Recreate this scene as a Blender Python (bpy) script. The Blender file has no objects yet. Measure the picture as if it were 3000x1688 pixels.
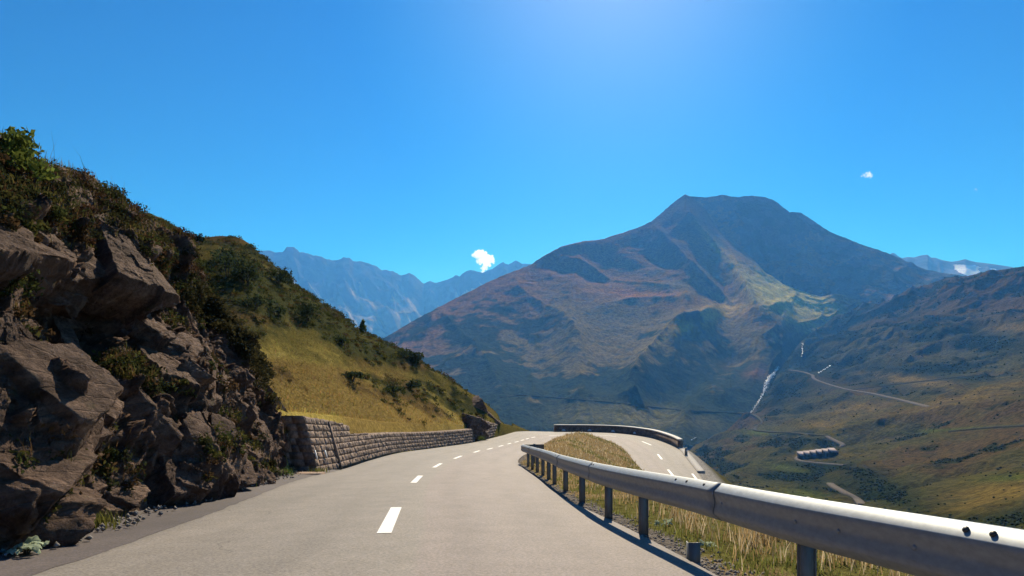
import bpy, math, random
import numpy as np
from mathutils import Vector
from mathutils.bvhtree import BVHTree

random.seed(7)
RNG = np.random.default_rng(7)
R = math.radians
C = bpy.context.scene.collection
scene = bpy.context.scene

# ------------------------------------------------------------------ camera, sky, sun, exposure
CAM_H = 1.12                      # eye height over the road, metres
FPX, HX, HY = 2000.0, 1500.0, 1140.0   # focal length and horizon point of the 3000 px wide photograph
cam = bpy.data.objects.new('camera', bpy.data.cameras.new('camera'))
C.objects.link(cam)
cam.location = (0, 0, CAM_H)
cam.rotation_euler = (R(90), 0, 0)
cam.data.sensor_width = 36
cam.data.lens = 24
cam.data.shift_y = (HY - 844) / 3000
cam.data.clip_start = 0.05
cam.data.clip_end = 60000
scene.camera = cam

SUN_EL, SUN_AZ = 38.0, 9.0       # azimuth clockwise from the view direction
world = bpy.data.worlds.new("World")
scene.world = world
world.use_nodes = True
wt = world.node_tree
wt.nodes.clear()
sky = wt.nodes.new('ShaderNodeTexSky')
sky.sky_type = 'NISHITA'
sky.sun_disc = False
sky.sun_elevation = R(SUN_EL)
sky.sun_rotation = R(SUN_AZ)
sky.altitude = 2200
sky.air_density = 1.0
sky.dust_density = 1.7
sky.ozone_density = 3.0
hs = wt.nodes.new('ShaderNodeHueSaturation')
hs.inputs['Saturation'].default_value = 1.72
hs.inputs['Hue'].default_value = 0.487
bg = wt.nodes.new('ShaderNodeBackground')
bg.inputs['Strength'].default_value = 0.033
wo = wt.nodes.new('ShaderNodeOutputWorld')
wt.links.new(sky.outputs[0], hs.inputs['Color'])
gm_ = wt.nodes.new('ShaderNodeGamma')
gm_.inputs['Gamma'].default_value = 1.45
wt.links.new(hs.outputs[0], gm_.inputs['Color'])
wt.links.new(gm_.outputs[0], bg.inputs['Color'])
wt.links.new(bg.outputs[0], wo.inputs['Surface'])

sl = bpy.data.lights.new('sun', 'SUN')
sl.energy = 5.0
sl.angle = R(0.53)
sl.color = (1.0, 0.94, 0.84)
so = bpy.data.objects.new('sun', sl)
C.objects.link(so)
sd = Vector((math.sin(R(SUN_AZ)) * math.cos(R(SUN_EL)), math.cos(R(SUN_AZ)) * math.cos(R(SUN_EL)), math.sin(R(SUN_EL))))
so.rotation_euler = sd.to_track_quat('Z', 'Y').to_euler()
so.location = (20, 40, 60)

scene.view_settings.view_transform = 'Standard'
scene.view_settings.look = 'None'
scene.view_settings.gamma = 1
scene.view_settings.exposure = 0.45
scene.render.engine = 'CYCLES'
scene.cycles.use_denoising = True
scene.cycles.max_bounces = 8
scene.cycles.volume_bounces = 3
scene.cycles.transparent_max_bounces = 16

# ------------------------------------------------------------------ helpers: points
def P(px, py, d):
    """the point seen at photo pixel (px, py), d metres ahead"""
    return np.array([(px - HX) / FPX * d, d, CAM_H + (HY - py) / FPX * d])
def PP(lst):
    return np.array([P(*p) for p in lst])
def plane_d(py):
    return 2240.0 / (py - 1285.0)
def plane_z(y):
    return -0.0725 * y
def to_px(V):
    y = np.maximum(V[..., 1], 0.1)
    return HX + V[..., 0] / y * FPX, HY - (V[..., 2] - CAM_H) / y * FPX

# ------------------------------------------------------------------ helpers: noise
def _hash(ix, iy, iz, seed):
    h = (ix.astype(np.int64) * 374761393 + iy.astype(np.int64) * 668265263 + iz.astype(np.int64) * 2147483647 + seed * 974634151) & 0xFFFFFFFF
    h = ((h ^ (h >> 13)) * 1274126177) & 0xFFFFFFFF
    h = ((h ^ (h >> 16)) * 2246822519) & 0xFFFFFFFF
    return ((h ^ (h >> 15)) & 0xFFFFFF) / float(0x1000000)
def vnoise(p, seed=0):
    p = np.asarray(p, float)
    i = np.floor(p).astype(np.int64); f = p - i
    f = f * f * f * (f * (f * 6 - 15) + 10)
    r = 0
    for dx in (0, 1):
        wx = f[:, 0] if dx else 1 - f[:, 0]
        for dy in (0, 1):
            wy = f[:, 1] if dy else 1 - f[:, 1]
            for dz in (0, 1):
                wz = f[:, 2] if dz else 1 - f[:, 2]
                r = r + wx * wy * wz * _hash(i[:, 0] + dx, i[:, 1] + dy, i[:, 2] + dz, seed)
    return r * 2 - 1
def fbm(p, octv=5, seed=0, gain=0.5, lac=2.03):
    a, r, s = 1.0, 0, 0
    q = np.asarray(p, float)
    for k in range(octv):
        r = r + a * vnoise(q, seed + k * 17); s += a
        a *= gain; q = q * lac + 11.3
    return r / s
def ridged(p, octv=5, seed=0, gain=0.5, lac=2.1):
    a, r, s, w = 1.0, 0, 0, 1.0
    q = np.asarray(p, float)
    for k in range(octv):
        n = 1 - np.abs(vnoise(q, seed + k * 23)); n = n * n * w
        r = r + a * n; s += a; w = np.clip(n * 1.6, 0, 1)
        a *= gain; q = q * lac + 7.7
    return r / s
def cells(p, seed=0):
    """nearest jittered lattice point: (F1, F2, centre, three random numbers of the cell)"""
    p = np.asarray(p, float)
    b = np.floor(p).astype(np.int64)
    n = len(p)
    f1 = np.full(n, 1e9); f2 = np.full(n, 1e9); c1 = np.zeros((n, 3)); id1 = np.zeros((n, 3), np.int64)
    for dx in (-1, 0, 1):
        for dy in (-1, 0, 1):
            for dz in (-1, 0, 1):
                q = b + np.array([dx, dy, dz])
                c = q + np.stack([_hash(q[:, 0], q[:, 1], q[:, 2], seed + k) for k in (1, 2, 3)], 1)
                d = np.sqrt(((p - c) ** 2).sum(1))
                m = d < f1
                f2 = np.where(m, f1, np.minimum(f2, d)); f1 = np.where(m, d, f1)
                c1[m] = c[m]; id1[m] = q[m]
    rnd = np.stack([_hash(id1[:, 0], id1[:, 1], id1[:, 2], seed + k) for k in (11, 12, 13, 14)], 1)
    return f1, f2, c1, rnd
def sstep(a, b, x):
    t = np.clip((x - a) / (b - a), 0, 1)
    return t * t * (3 - 2 * t)

# ------------------------------------------------------------------ helpers: objects
def tag(o, label=None, cat=None, group=None, kind=None):
    if label: o['label'] = label
    if cat: o['category'] = cat
    if group: o['group'] = group
    if kind: o['kind'] = kind
    return o
def mk(name, V, quads=None, tris=None, mat=None, parent=None, col=None, smooth=False):
    V = np.asarray(V, np.float32).reshape(-1, 3)
    me = bpy.data.meshes.new(name)
    idx, starts, tot = [], [], 0
    for F, k in ((quads, 4), (tris, 3)):
        if F is not None and len(F):
            F = np.asarray(F, np.int32).reshape(-1, k)
            idx.append(F.ravel()); starts.append(tot + np.arange(len(F), dtype=np.int32) * k); tot += F.size
    idx = np.concatenate(idx); starts = np.concatenate(starts)
    me.vertices.add(len(V)); me.vertices.foreach_set('co', V.ravel())
    me.loops.add(len(idx)); me.loops.foreach_set('vertex_index', idx)
    me.polygons.add(len(starts)); me.polygons.foreach_set('loop_start', starts)
    me.update(calc_edges=True); me.validate()
    if smooth:
        me.polygons.foreach_set('use_smooth', np.ones(len(me.polygons), bool))
    if col is not None:
        a = me.color_attributes.new('col', 'FLOAT_COLOR', 'POINT')
        c = np.ones((len(V), 4), np.float32); c[:, :3] = np.asarray(col, np.float32).reshape(-1, 3)
        a.data.foreach_set('color', c.ravel())
    if mat: me.materials.append(mat)
    o = bpy.data.objects.new(name, me)
    C.objects.link(o)
    if parent: o.parent = parent
    return o
def empty(name, loc):
    o = bpy.data.objects.new(name, None)
    o.location = loc; o.empty_display_size = 0.2
    C.objects.link(o)
    return o
def grid_faces(nu, nv, off=0, flip=False):
    i = np.arange(nu * nv).reshape(nv, nu) + off
    q = np.stack([i[:-1, :-1], i[:-1, 1:], i[1:, 1:], i[1:, :-1]], -1).reshape(-1, 4)
    return q[:, ::-1] if flip else q
class MB:
    """collects boxes, tubes and patches and links them as one mesh object"""
    def __init__(s): s.V = []; s.Q = []; s.T = []; s.n = 0
    def add(s, V, Q=None, T=None):
        V = np.asarray(V, float).reshape(-1, 3)
        if Q is not None and len(Q): s.Q.append(np.asarray(Q, int).reshape(-1, 4) + s.n)
        if T is not None and len(T): s.T.append(np.asarray(T, int).reshape(-1, 3) + s.n)
        s.V.append(V); s.n += len(V)
    def box(s, c, half, ax=None):
        ax = np.eye(3) if ax is None else np.asarray(ax, float)
        sg = np.array([[x, y, z] for z in (-1, 1) for y in (-1, 1) for x in (-1, 1)], float)
        s.add(np.asarray(c) + (sg * np.asarray(half)) @ ax, [[0, 2, 3, 1], [4, 5, 7, 6], [0, 1, 5, 4], [2, 6, 7, 3], [0, 4, 6, 2], [1, 3, 7, 5]])
    def hexa(s, p):     # eight corners: bottom ring then top ring
        s.add(p, [[3, 2, 1, 0], [4, 5, 6, 7], [0, 1, 5, 4], [1, 2, 6, 5], [2, 3, 7, 6], [3, 0, 4, 7]])
    def tube(s, pts, rad, n=6):
        pts = np.asarray(pts, float); m = len(pts)
        rad = np.broadcast_to(np.asarray(rad, float), (m,))
        t = np.gradient(pts, axis=0); t /= np.linalg.norm(t, axis=1, keepdims=True) + 1e-9
        up = np.array([0.31, 0.17, 0.93]); a = np.cross(t, up); a /= np.linalg.norm(a, axis=1, keepdims=True) + 1e-9
        b = np.cross(t, a); th = np.arange(n) / n * 2 * math.pi
        V = pts[:, None] + rad[:, None, None] * (np.cos(th)[None, :, None] * a[:, None] + np.sin(th)[None, :, None] * b[:, None])
        i = np.arange(m * n).reshape(m, n); j = np.roll(i, -1, 1)
        s.add(V, np.stack([i[:-1], j[:-1], j[1:], i[1:]], -1))
    def build(s, name, mat, parent=None, smooth=False, col=None):
        V = np.concatenate(s.V)
        o = mk(name, V, np.concatenate(s.Q) if s.Q else None, np.concatenate(s.T) if s.T else None, mat, parent, col, smooth)
        return o
def bvh_of(o):
    me = o.data
    return BVHTree.FromPolygons([tuple(v.co) for v in me.vertices], [tuple(p.vertices) for p in me.polygons])
def cast(bvh, px, py):
    d = Vector(((px - HX) / FPX, 1, (HY - py) / FPX)).normalized()
    h = bvh.ray_cast(Vector((0, 0, CAM_H)), d, 40000)
    return (np.array(h[0]), np.array(h[1])) if h[0] is not None else (None, None)
def drop(bvh, x, y, top=60):
    h = bvh.ray_cast(Vector((x, y, top)), Vector((0, 0, -1)), 400)
    return h[0].z if h[0] is not None else None
def polyinterp(pts, n, key=None):
    """n points along a polyline by chord length, softened by Catmull-Rom"""
    pts = np.asarray(pts, float)
    s = np.concatenate([[0], np.cumsum(np.linalg.norm(np.diff(pts, axis=0), axis=1))])
    return crom(s, pts, np.linspace(0, s[-1], n) if key is None else key * s[-1])
def crom(s, pts, q):
    m = np.gradient(pts, s, axis=0) if len(s) > 2 else np.repeat([(pts[-1] - pts[0]) / (s[-1] - s[0])], len(s), 0)
    k = np.clip(np.searchsorted(s, q, side='right') - 1, 0, len(s) - 2)
    h = (s[k + 1] - s[k])[:, None]; t = ((q - s[k])[:, None]) / h
    h00 = 2 * t**3 - 3 * t**2 + 1; h10 = t**3 - 2 * t**2 + t; h01 = -2 * t**3 + 3 * t**2; h11 = t**3 - t**2
    return h00 * pts[k] + h10 * h * m[k] + h01 * pts[k + 1] + h11 * h * m[k + 1]

# ------------------------------------------------------------------ helpers: materials
def newmat(name):
    m = bpy.data.materials.new(name); m.use_nodes = True
    nt = m.node_tree; nt.nodes.clear()
    out = nt.nodes.new('ShaderNodeOutputMaterial')
    return m, nt, out
def nd(nt, typ, ins=None, **at):
    n = nt.nodes.new(typ)
    for k, v in at.items(): setattr(n, k, v)
    for k, v in (ins or {}).items():
        s = n.inputs[k]
        if hasattr(v, 'is_linked') or isinstance(v, bpy.types.NodeSocket): nt.links.new(v, s)
        elif isinstance(v, (tuple, list)) and len(v) == 3 and s.type == 'RGBA': s.default_value = (*v, 1)
        else: s.default_value = v
    return n
def pos(nt, scale=(1, 1, 1), rot=(0, 0, 0)):
    g = nd(nt, 'ShaderNodeNewGeometry')
    return nd(nt, 'ShaderNodeMapping', {'Vector': g.outputs['Position'], 'Scale': scale, 'Rotation': rot}).outputs[0]
def noise(nt, vec, scale, detail=4, rough=0.55, dist=0.0):
    return nd(nt, 'ShaderNodeTexNoise', {'Vector': vec, 'Scale': scale, 'Detail': detail, 'Roughness': rough, 'Distortion': dist}).outputs['Fac']
def ramp(nt, fac, stops, interp='LINEAR'):
    n = nd(nt, 'ShaderNodeValToRGB', {'Fac': fac})
    n.color_ramp.interpolation = interp
    el = n.color_ramp.elements
    while len(el) < len(stops): el.new(0.5)
    for e, (p, c) in zip(el, stops):
        e.position = p; e.color = (*c, 1) if len(c) == 3 else c
    return n.outputs[0]
def mix(nt, fac, a, b, mode='MIX'):
    n = nd(nt, 'ShaderNodeMix', data_type='RGBA', blend_type=mode)
    for i, v in ((0, fac), (6, a), (7, b)):
        if isinstance(v, bpy.types.NodeSocket): nt.links.new(v, n.inputs[i])
        elif isinstance(v, tuple): n.inputs[i].default_value = (*v, 1)
        else: n.inputs[i].default_value = v
    return n.outputs[2]
def math_(nt, op, a, b=0.0, clamp=False):
    n = nd(nt, 'ShaderNodeMath', operation=op, use_clamp=clamp)
    for i, v in ((0, a), (1, b)):
        if isinstance(v, bpy.types.NodeSocket): nt.links.new(v, n.inputs[i])
        else: n.inputs[i].default_value = v
    return n.outputs[0]
def bump(nt, h, strength=0.5, dist=0.02, normal=None):
    n = nd(nt, 'ShaderNodeBump', {'Height': h, 'Strength': strength, 'Distance': dist})
    if normal: nt.links.new(normal, n.inputs['Normal'])
    return n.outputs[0]
def bsdf(nt, out, col, rough=0.8, normal=None, metal=0.0, spec=0.3):
    b = nd(nt, 'ShaderNodeBsdfPrincipled', {'Roughness': rough, 'Metallic': metal, 'Specular IOR Level': spec})
    if isinstance(col, bpy.types.NodeSocket): nt.links.new(col, b.inputs['Base Color'])
    else: b.inputs['Base Color'].default_value = (*col, 1)
    if normal: nt.links.new(normal, b.inputs['Normal'])
    nt.links.new(b.outputs[0], out.inputs['Surface'])
    return b
def attr(nt): return nd(nt, 'ShaderNodeVertexColor', layer_name='col').outputs['Color']

def mat_asphalt(name, base=None, tint=None):
    m, nt, out = newmat(name)
    v = pos(nt)
    fine = noise(nt, v, 38, 5, 0.8)
    mid = noise(nt, v, 2.2, 5, 0.6)
    big = noise(nt, pos(nt, (0.9, 0.15, 1)), 0.9, 5, 0.6)
    c = mix(nt, ramp(nt, big, [(0.35, (0, 0, 0)), (0.65, (1, 1, 1))]), base, tint) if base else attr(nt)
    c = mix(nt, 0.5, c, ramp(nt, big, [(0.3, (0.40, 0.40, 0.40)), (0.7, (0.60, 0.585, 0.57))]), 'OVERLAY')
    c = mix(nt, 0.5, c, ramp(nt, mid, [(0.3, (0.40, 0.40, 0.40)), (0.7, (0.60, 0.60, 0.60))]), 'OVERLAY')
    c = mix(nt, 0.9, c, ramp(nt, fine, [(0.32, (0.2, 0.2, 0.2)), (0.5, (0.5, 0.5, 0.5)), (0.68, (0.8, 0.8, 0.8))]), 'OVERLAY')
    warp = nd(nt, 'ShaderNodeVectorMath', {0: v, 1: nd(nt, 'ShaderNodeTexNoise', {'Vector': v, 'Scale': 1.1, 'Detail': 3}).outputs['Color']}, operation='ADD').outputs[0]
    ck = nd(nt, 'ShaderNodeTexVoronoi', {'Vector': warp, 'Scale': 0.23}, feature='DISTANCE_TO_EDGE').outputs['Distance']
    ckm = math_(nt, 'MULTIPLY', ramp(nt, ck, [(0.0, (1, 1, 1)), (0.0035, (0, 0, 0))]), ramp(nt, noise(nt, v, 0.35, 2), [(0.5, (0, 0, 0)), (0.6, (0.6, 0.6, 0.6))]))
    c = mix(nt, ckm, c, (0.06, 0.055, 0.05))
    bsdf(nt, out, c, 0.75, bump(nt, fine, 0.5, 0.006), 0, 0.25)
    return m
M = {}
M['asphalt'] = mat_asphalt('asphalt')
M['side_asphalt'] = mat_asphalt('side_asphalt', (0.068, 0.056, 0.058), (0.10, 0.084, 0.084))
def mat_simple(name, c1, c2, scale, rough=0.8, bstr=0.4, bdist=0.01, stretch=(1, 1, 1), metal=0.0, spec=0.3, detail=6):
    m, nt, out = newmat(name)
    n = noise(nt, pos(nt, stretch), scale, detail, 0.65)
    bsdf(nt, out, ramp(nt, n, [(0.3, c1), (0.7, c2)]), rough, bump(nt, n, bstr, bdist), metal, spec)
    return m
M['paint'] = mat_simple('road_paint', (0.66, 0.65, 0.62), (0.86, 0.85, 0.83), 22, 0.6, 0.3, 0.003)
M['steel'] = mat_simple('galvanised_steel', (0.21, 0.235, 0.255), (0.30, 0.33, 0.35), 26, 0.55, 0.12, 0.002, (1, 0.5, 1), 0.3, 0.5)
M['post_steel'] = mat_simple('post_steel', (0.16, 0.17, 0.17), (0.27, 0.27, 0.26), 18, 0.6, 0.2, 0.003, (1, 1, 0.3), 0.5)
M['bolt'] = mat_simple('bolt_steel', (0.05, 0.05, 0.05), (0.12, 0.11, 0.10), 60, 0.5, 0.1, 0.001, (1, 1, 1), 0.6)
M['gravel'] = mat_simple('gravel', (0.14, 0.125, 0.11), (0.36, 0.33, 0.30), 30, 0.9, 0.8, 0.02)
M['kerb'] = mat_simple('pale_edge', (0.32, 0.30, 0.27), (0.50, 0.47, 0.43), 8, 0.85, 0.4, 0.01)
M['white'] = mat_simple('white_reflector', (0.75, 0.75, 0.73), (0.85, 0.85, 0.83), 10, 0.4, 0.05, 0.002)
def mat_col(name, rough=0.9, nscale=6.0, namt=0.5, bstr=0.5, bdist=0.05, transl=0.0, stretch=(1, 1, 1), nscale2=None):
    """colour attribute times procedural mottling"""
    m, nt, out = newmat(name)
    n = noise(nt, pos(nt, stretch), nscale, 8, 0.68)
    c = mix(nt, namt, attr(nt), ramp(nt, n, [(0.28, (0.12, 0.12, 0.12)), (0.5, (0.5, 0.5, 0.5)), (0.72, (0.88, 0.88, 0.88))]), 'OVERLAY')
    nm = bump(nt, n, bstr, bdist)
    if transl > 0:
        d = nd(nt, 'ShaderNodeBsdfDiffuse', {'Color': c}); t = nd(nt, 'ShaderNodeBsdfTranslucent', {'Color': c})
        ms = nd(nt, 'ShaderNodeMixShader', {0: transl, 1: d.outputs[0], 2: t.outputs[0]})
        nt.links.new(ms.outputs[0], out.inputs['Surface'])
    else:
        bsdf(nt, out, c, rough, nm, 0, 0.0)
    return m
M['grass'] = mat_col('grass_blades', nscale=3, namt=0.25, transl=0.45)
M['leaf'] = mat_col('leaves', nscale=4, namt=0.25, transl=0.35)
M['soil'] = mat_col('meadow_soil', nscale=5.0, namt=0.8, bstr=0.9, bdist=0.12)
M['mountain'] = mat_col('mountain_slope', nscale=0.11, namt=0.9, bstr=1.0, bdist=6.0)
M['valley'] = mat_col('valley_slope', nscale=0.28, namt=0.95, bstr=1.0, bdist=2.2)
M['far'] = mat_col('far_ridge', nscale=0.008, namt=0.8, bstr=0.8, bdist=30.0)
M['bark'] = mat_simple('bark', (0.03, 0.022, 0.015), (0.09, 0.07, 0.05), 20, 0.9, 0.6, 0.01)

def mat_rock():
    m, nt, out = newmat('cliff_rock')
    v = pos(nt, (1, 1, 1), (0.25, 0.55, 0.2))
    st = noise(nt, nd(nt, 'ShaderNodeMapping', {'Vector': v, 'Scale': (1.0, 1.0, 2.6)}).outputs[0], 1.9, 11, 0.74, 0.3)
    sp = noise(nt, v, 11, 6, 0.75)
    pt = noise(nt, pos(nt), 0.55, 4, 0.55, 0.4)
    c = ramp(nt, st, [(0.28, (0.055, 0.033, 0.024)), (0.46, (0.16, 0.102, 0.074)), (0.6, (0.275, 0.184, 0.135)), (0.76, (0.43, 0.315, 0.245))])
    c = mix(nt, ramp(nt, pt, [(0.42, (0, 0, 0)), (0.6, (0.75, 0.75, 0.75))]), c, mix(nt, 0.8, c, (0.52, 0.52, 0.56), 'MULTIPLY'))
    c = mix(nt, 0.6, c, ramp(nt, sp, [(0.3, (0.2, 0.2, 0.2)), (0.7, (0.8, 0.8, 0.8))]), 'OVERLAY')
    li = noise(nt, pos(nt), 2.6, 8, 0.7)
    c = mix(nt, ramp(nt, li, [(0.60, (0, 0, 0)), (0.70, (0.55, 0.55, 0.55))]), c, (0.10, 0.105, 0.05))
    h = math_(nt, 'ADD', math_(nt, 'MULTIPLY', st, 0.9), math_(nt, 'ADD', math_(nt, 'MULTIPLY', sp, 0.45), math_(nt, 'MULTIPLY', noise(nt, v, 4.5, 6, 0.7, 0.5), 0.6)))
    crk = nd(nt, 'ShaderNodeTexVoronoi', {'Vector': nd(nt, 'ShaderNodeMapping', {'Vector': v, 'Scale': (0.8, 0.8, 2.6)}).outputs[0], 'Scale': 1.5}, feature='DISTANCE_TO_EDGE').outputs['Distance']
    h = math_(nt, 'ADD', h, math_(nt, 'MULTIPLY', ramp(nt, crk, [(0.0, (0, 0, 0)), (0.06, (1, 1, 1))]), 0.18))
    bsdf(nt, out, c, 0.85, bump(nt, h, 1.0, 0.22), 0, 0.08)
    return m
M['rock'] = mat_rock()
def mat_stone():
    m, nt, out = newmat('wall_stone')
    v = pos(nt)
    n = noise(nt, v, 9, 7, 0.7); big = noise(nt, v, 2.7, 2, 0.5)
    c = ramp(nt, n, [(0.3, (0.10, 0.072, 0.055)), (0.55, (0.27, 0.20, 0.155)), (0.75, (0.42, 0.335, 0.27))])
    c = mix(nt, 0.65, c, ramp(nt, big, [(0.35, (0.3, 0.28, 0.27)), (0.65, (0.72, 0.68, 0.66))]), 'OVERLAY')
    bsdf(nt, out, c, 0.88, bump(nt, n, 0.8, 0.03), 0, 0.2)
    return m
M['stone'] = mat_stone()

# ------------------------------------------------------------------ road
ZC = CAM_H
def W(x, y, zrel): return np.array([x, y, zrel + ZC])
pairs = [
    (W(-3.5, -9, -0.47), W(2.35, -9, -0.47)),
    (W(-3.75, -2, -0.975), W(2.0, -2, -0.975)),
    (P(81, 1688, 5.56), P(2105, 1688, 5.56)),
    (P(495, 1547, 8.55), P(1856, 1556, 8.27)),
    (P(717, 1464, 12.5), P(1660, 1464, 12.5)),
    (P(892, 1400, 19.5), P(1575, 1402, 19.2)),
    (P(1000, 1376, 24.6), P(1540, 1376, 24.6)),
    (P(1085, 1349, 31.5), P(1518, 1354, 32.5)),
    (P(1165, 1328, 39), P(1527, 1339, 40)),
    (P(1280, 1312, 50), P(1560, 1321, 50)),
    (P(1390, 1296, 61), P(1588, 1306, 58)),
    (P(1465, 1278, 72), P(1608, 1294, 64)),
    (P(1530, 1264, 81), P(1625, 1288, 67.5)),
    (P(1625, 1265, 86), P(1650, 1283.5, 70.5)),
    (P(1723, 1266, 85), P(1690, 1281, 72.5)),
    (P(1808, 1269, 83), P(1740, 1284, 72.5)),
    (P(1890, 1279, 78.5), P(1785, 1295, 70.5)),
    (P(1950, 1296, 72.5), P(1815, 1309, 67)),
    (P(1985, 1313, 68), P(1835, 1325, 63)),
    (P(2009, 1339, 61), P(1850, 1345, 59)),
    (P(2038, 1376, 54), P(1872, 1369, 54.5)),
    (P(2085, 1432, 46), P(1940, 1437, 45.5)),
    (W(14.3, 34, -7.5), W(8.9, 34.5, -7.3)),
    (W(15.6, 22, -8.3), W(10.3, 22, -8.2)),
    (W(17.5, 8, -9.2), W(12.0, 8, -9.1)),
    (W(19.5, -9, -10.3), W(14.0, -9, -10.2)),
]
LE = np.array([a for a, b in pairs]); RE = np.array([b for a, b in pairs])
skey = np.concatenate([[0], np.cumsum(np.linalg.norm(np.diff((LE + RE) / 2, axis=0), axis=1))])
NQ = 420
qs = np.linspace(0, skey[-1], NQ)
LQ, RQ = crom(skey, LE, qs), crom(skey, RE, qs)
NA = 61
tt = np.linspace(0, 1, NA)[None, :, None]
RV = LQ[:, None] * (1 - tt) + RQ[:, None] * tt
RV[..., 2] += 0.05 * np.sin(np.pi * tt[..., 0])          # camber
acr = np.broadcast_to(np.linspace(0, 1, NA)[None, :], (NQ, NA)); pq_ = RV.reshape(-1, 3)
trk = sum(np.exp(-((acr - c) / 0.035) ** 2) for c in (0.16, 0.36, 0.64, 0.84))
trk = 1 - 0.15 * trk * (0.6 + 0.5 * fbm(pq_ * np.array([0.3, 0.08, 0.3]), 3, 15).reshape(NQ, NA)) - 0.14 * (np.exp(-(acr / 0.03) ** 2) + np.exp(-((1 - acr) / 0.03) ** 2))
rcol = trk[..., None] * np.where((acr > 0.55)[..., None], np.array([0.216, 0.184, 0.170]), np.array([0.210, 0.189, 0.168]))
road = tag(mk('road', RV, grid_faces(NA, NQ), None, M['asphalt'], col=rcol, smooth=True), kind='structure')
road_bvh = bvh_of(road)
def fq(i): return float(skey[i])       # arc position of a pair
def idx(i): return int(np.argmin(np.abs(qs - skey[i])))

# painted dashes, each laid on the road surface
def dash(p0, p1, w):
    a, _ = cast(road_bvh, *p0); b, _ = cast(road_bvh, *p1)
    if a is None or b is None: return None
    n = 8
    t = (b - a); t[2] = 0; L = np.linalg.norm(t); t /= L
    s = np.array([t[1], -t[0], 0])
    V = []
    for k in range(n + 1):
        p = a + (b - a) * k / n
        for sg in (-1, 1):
            q = p + s * sg * w / 2
            z = drop(road_bvh, q[0], q[1])
            V.append([q[0], q[1], (z if z is not None else p[2]) + 0.005])
    return np.array(V)
mkb = MB()
for p0, p1, w in [((1125, 1563), (1161, 1487), 0.165), ((1211, 1415), (1232, 1394), 0.15), ((1271, 1370), (1292, 1358), 0.15),
                  ((1331, 1344), (1352, 1336), 0.15), ((1388, 1326), (1405, 1320.5), 0.15), ((1427, 1317), (1443, 1313), 0.15),
                  ((1461, 1308.5), (1474, 1305), 0.15), ((1487, 1301.5), (1497, 1298.5), 0.15), ((1508, 1296), (1519, 1293.5), 0.15), ((1526, 1291), (1535, 1288.6), 0.15),
                  ((1541, 1286.8), (1549, 1284.5), 0.15), ((1557, 1282.6), (1568, 1280.5), 0.15),
                  ((1608, 1276.5), (1653, 1274.8), 0.16), ((1746, 1274.8), (1805, 1278.5), 0.16), ((1881, 1293.5), (1908, 1304.5), 0.17),
                  ((1927, 1331), (1939, 1346), 0.17), ((1957, 1376), (1972, 1394), 0.17)]:
    V = dash(p0, p1, w)
    if V is not None: mkb.add(V, grid_faces(2, 9))
for (a, b) in [(0.957, 0.957)]:
    pass
tag(mkb.build('road_marking', M['paint']), kind='structure')
# white edge stroke at the outer side of the lower road
eb = MB()
V = dash((2028, 1388), (2042, 1406), 0.16)
if V is not None:
    eb.add(V, grid_faces(2, 9))
    tag(eb.build('road_edge_line', M['paint']), kind='structure')

# side strip of older dark asphalt under the cliff
cliff_base = np.array([(-4.7, -9), (-4.95, 1), (-5.05, 6.7), (-5.0, 7.34), (-5.2, 8.45), (-5.6, 10.3), (-5.75, 12), (-6.15, 14.1), (-6.1, 16), (-6.6, 19.5), (-7.4, 23.3), (-7.75, 24.6)])
yy = np.linspace(-9, 24.4, 160)
le_x = np.interp(yy, LQ[:200, 1], LQ[:200, 0]); le_z = np.interp(yy, LQ[:200, 1], LQ[:200, 2])
cb_x = np.interp(yy, cliff_base[:, 1], cliff_base[:, 0])
tt = np.linspace(0, 1, 9)[None, :]
SX = (cb_x - 1.2)[:, None] * (1 - tt) + (le_x[:, None] + 0.04) * tt
jag = 0.05 * fbm(np.stack([yy * 3, yy * 0, yy * 0], 1), 3, 5)
SX[:, -1] += jag
SV = np.stack([SX, np.repeat(yy[:, None], 9, 1), np.repeat((le_z + 0.004)[:, None], 9, 1) + 0.06 * (1 - tt)], -1)
tag(mk('side_pavement', SV, grid_faces(9, 160), None, M['side_asphalt'], smooth=True), kind='structure')

# ------------------------------------------------------------------ verge and island inside the bend
i0, i1 = idx(15), NQ - 1
mainR, retR = RQ[:i0 - 6], RQ[i0 - 6:][::-1]
ky = np.linspace(-9, RQ[:, 1].max() - 0.15, 230)
mx = np.interp(ky, mainR[:, 1], mainR[:, 0]); mz = np.interp(ky, mainR[:, 1], mainR[:, 2])
rx = np.interp(ky, retR[:, 1], retR[:, 0]); rz = np.interp(ky, retR[:, 1], retR[:, 2])
NU = 90
u = np.linspace(0, 1, NU)[None, :]
wd = (rx - mx)[:, None]
X = mx[:, None] + wd * u - 0.12 * (1 - u) + 0.12 * u
D = X - mx[:, None]
drp = (mz - rz)[:, None]
prof = np.where(drp > 0, sstep(0.0, 1.0, np.clip((D - 1.6) / np.maximum(wd - 2.2, 0.3), 0, 1)), u)
Z = mz[:, None] - drp * prof
mound = 0.75 * sstep(34, 50, ky)[:, None] * np.sin(np.pi * u) ** 0.8 * np.clip(wd / 6, 0, 1)
Z = Z + mound
YY = np.repeat(ky[:, None], NU, 1)
flat = np.stack([X, YY, Z * 0], -1).reshape(-1, 3)
edge = np.clip(np.minimum(u, 1 - u) * wd / 0.6, 0, 1)
Z = Z + edge * (0.10 * fbm(flat * 0.9, 4, 3)).reshape(Z.shape) - 0.035 - 0.05 * (u < 0.001)
isl = np.stack([X, YY, Z], -1)
nmk = fbm(flat * 0.35, 4, 9).reshape(Z.shape)
grav = (D < 0.28 + 0.3 * nmk)[..., None]
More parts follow.
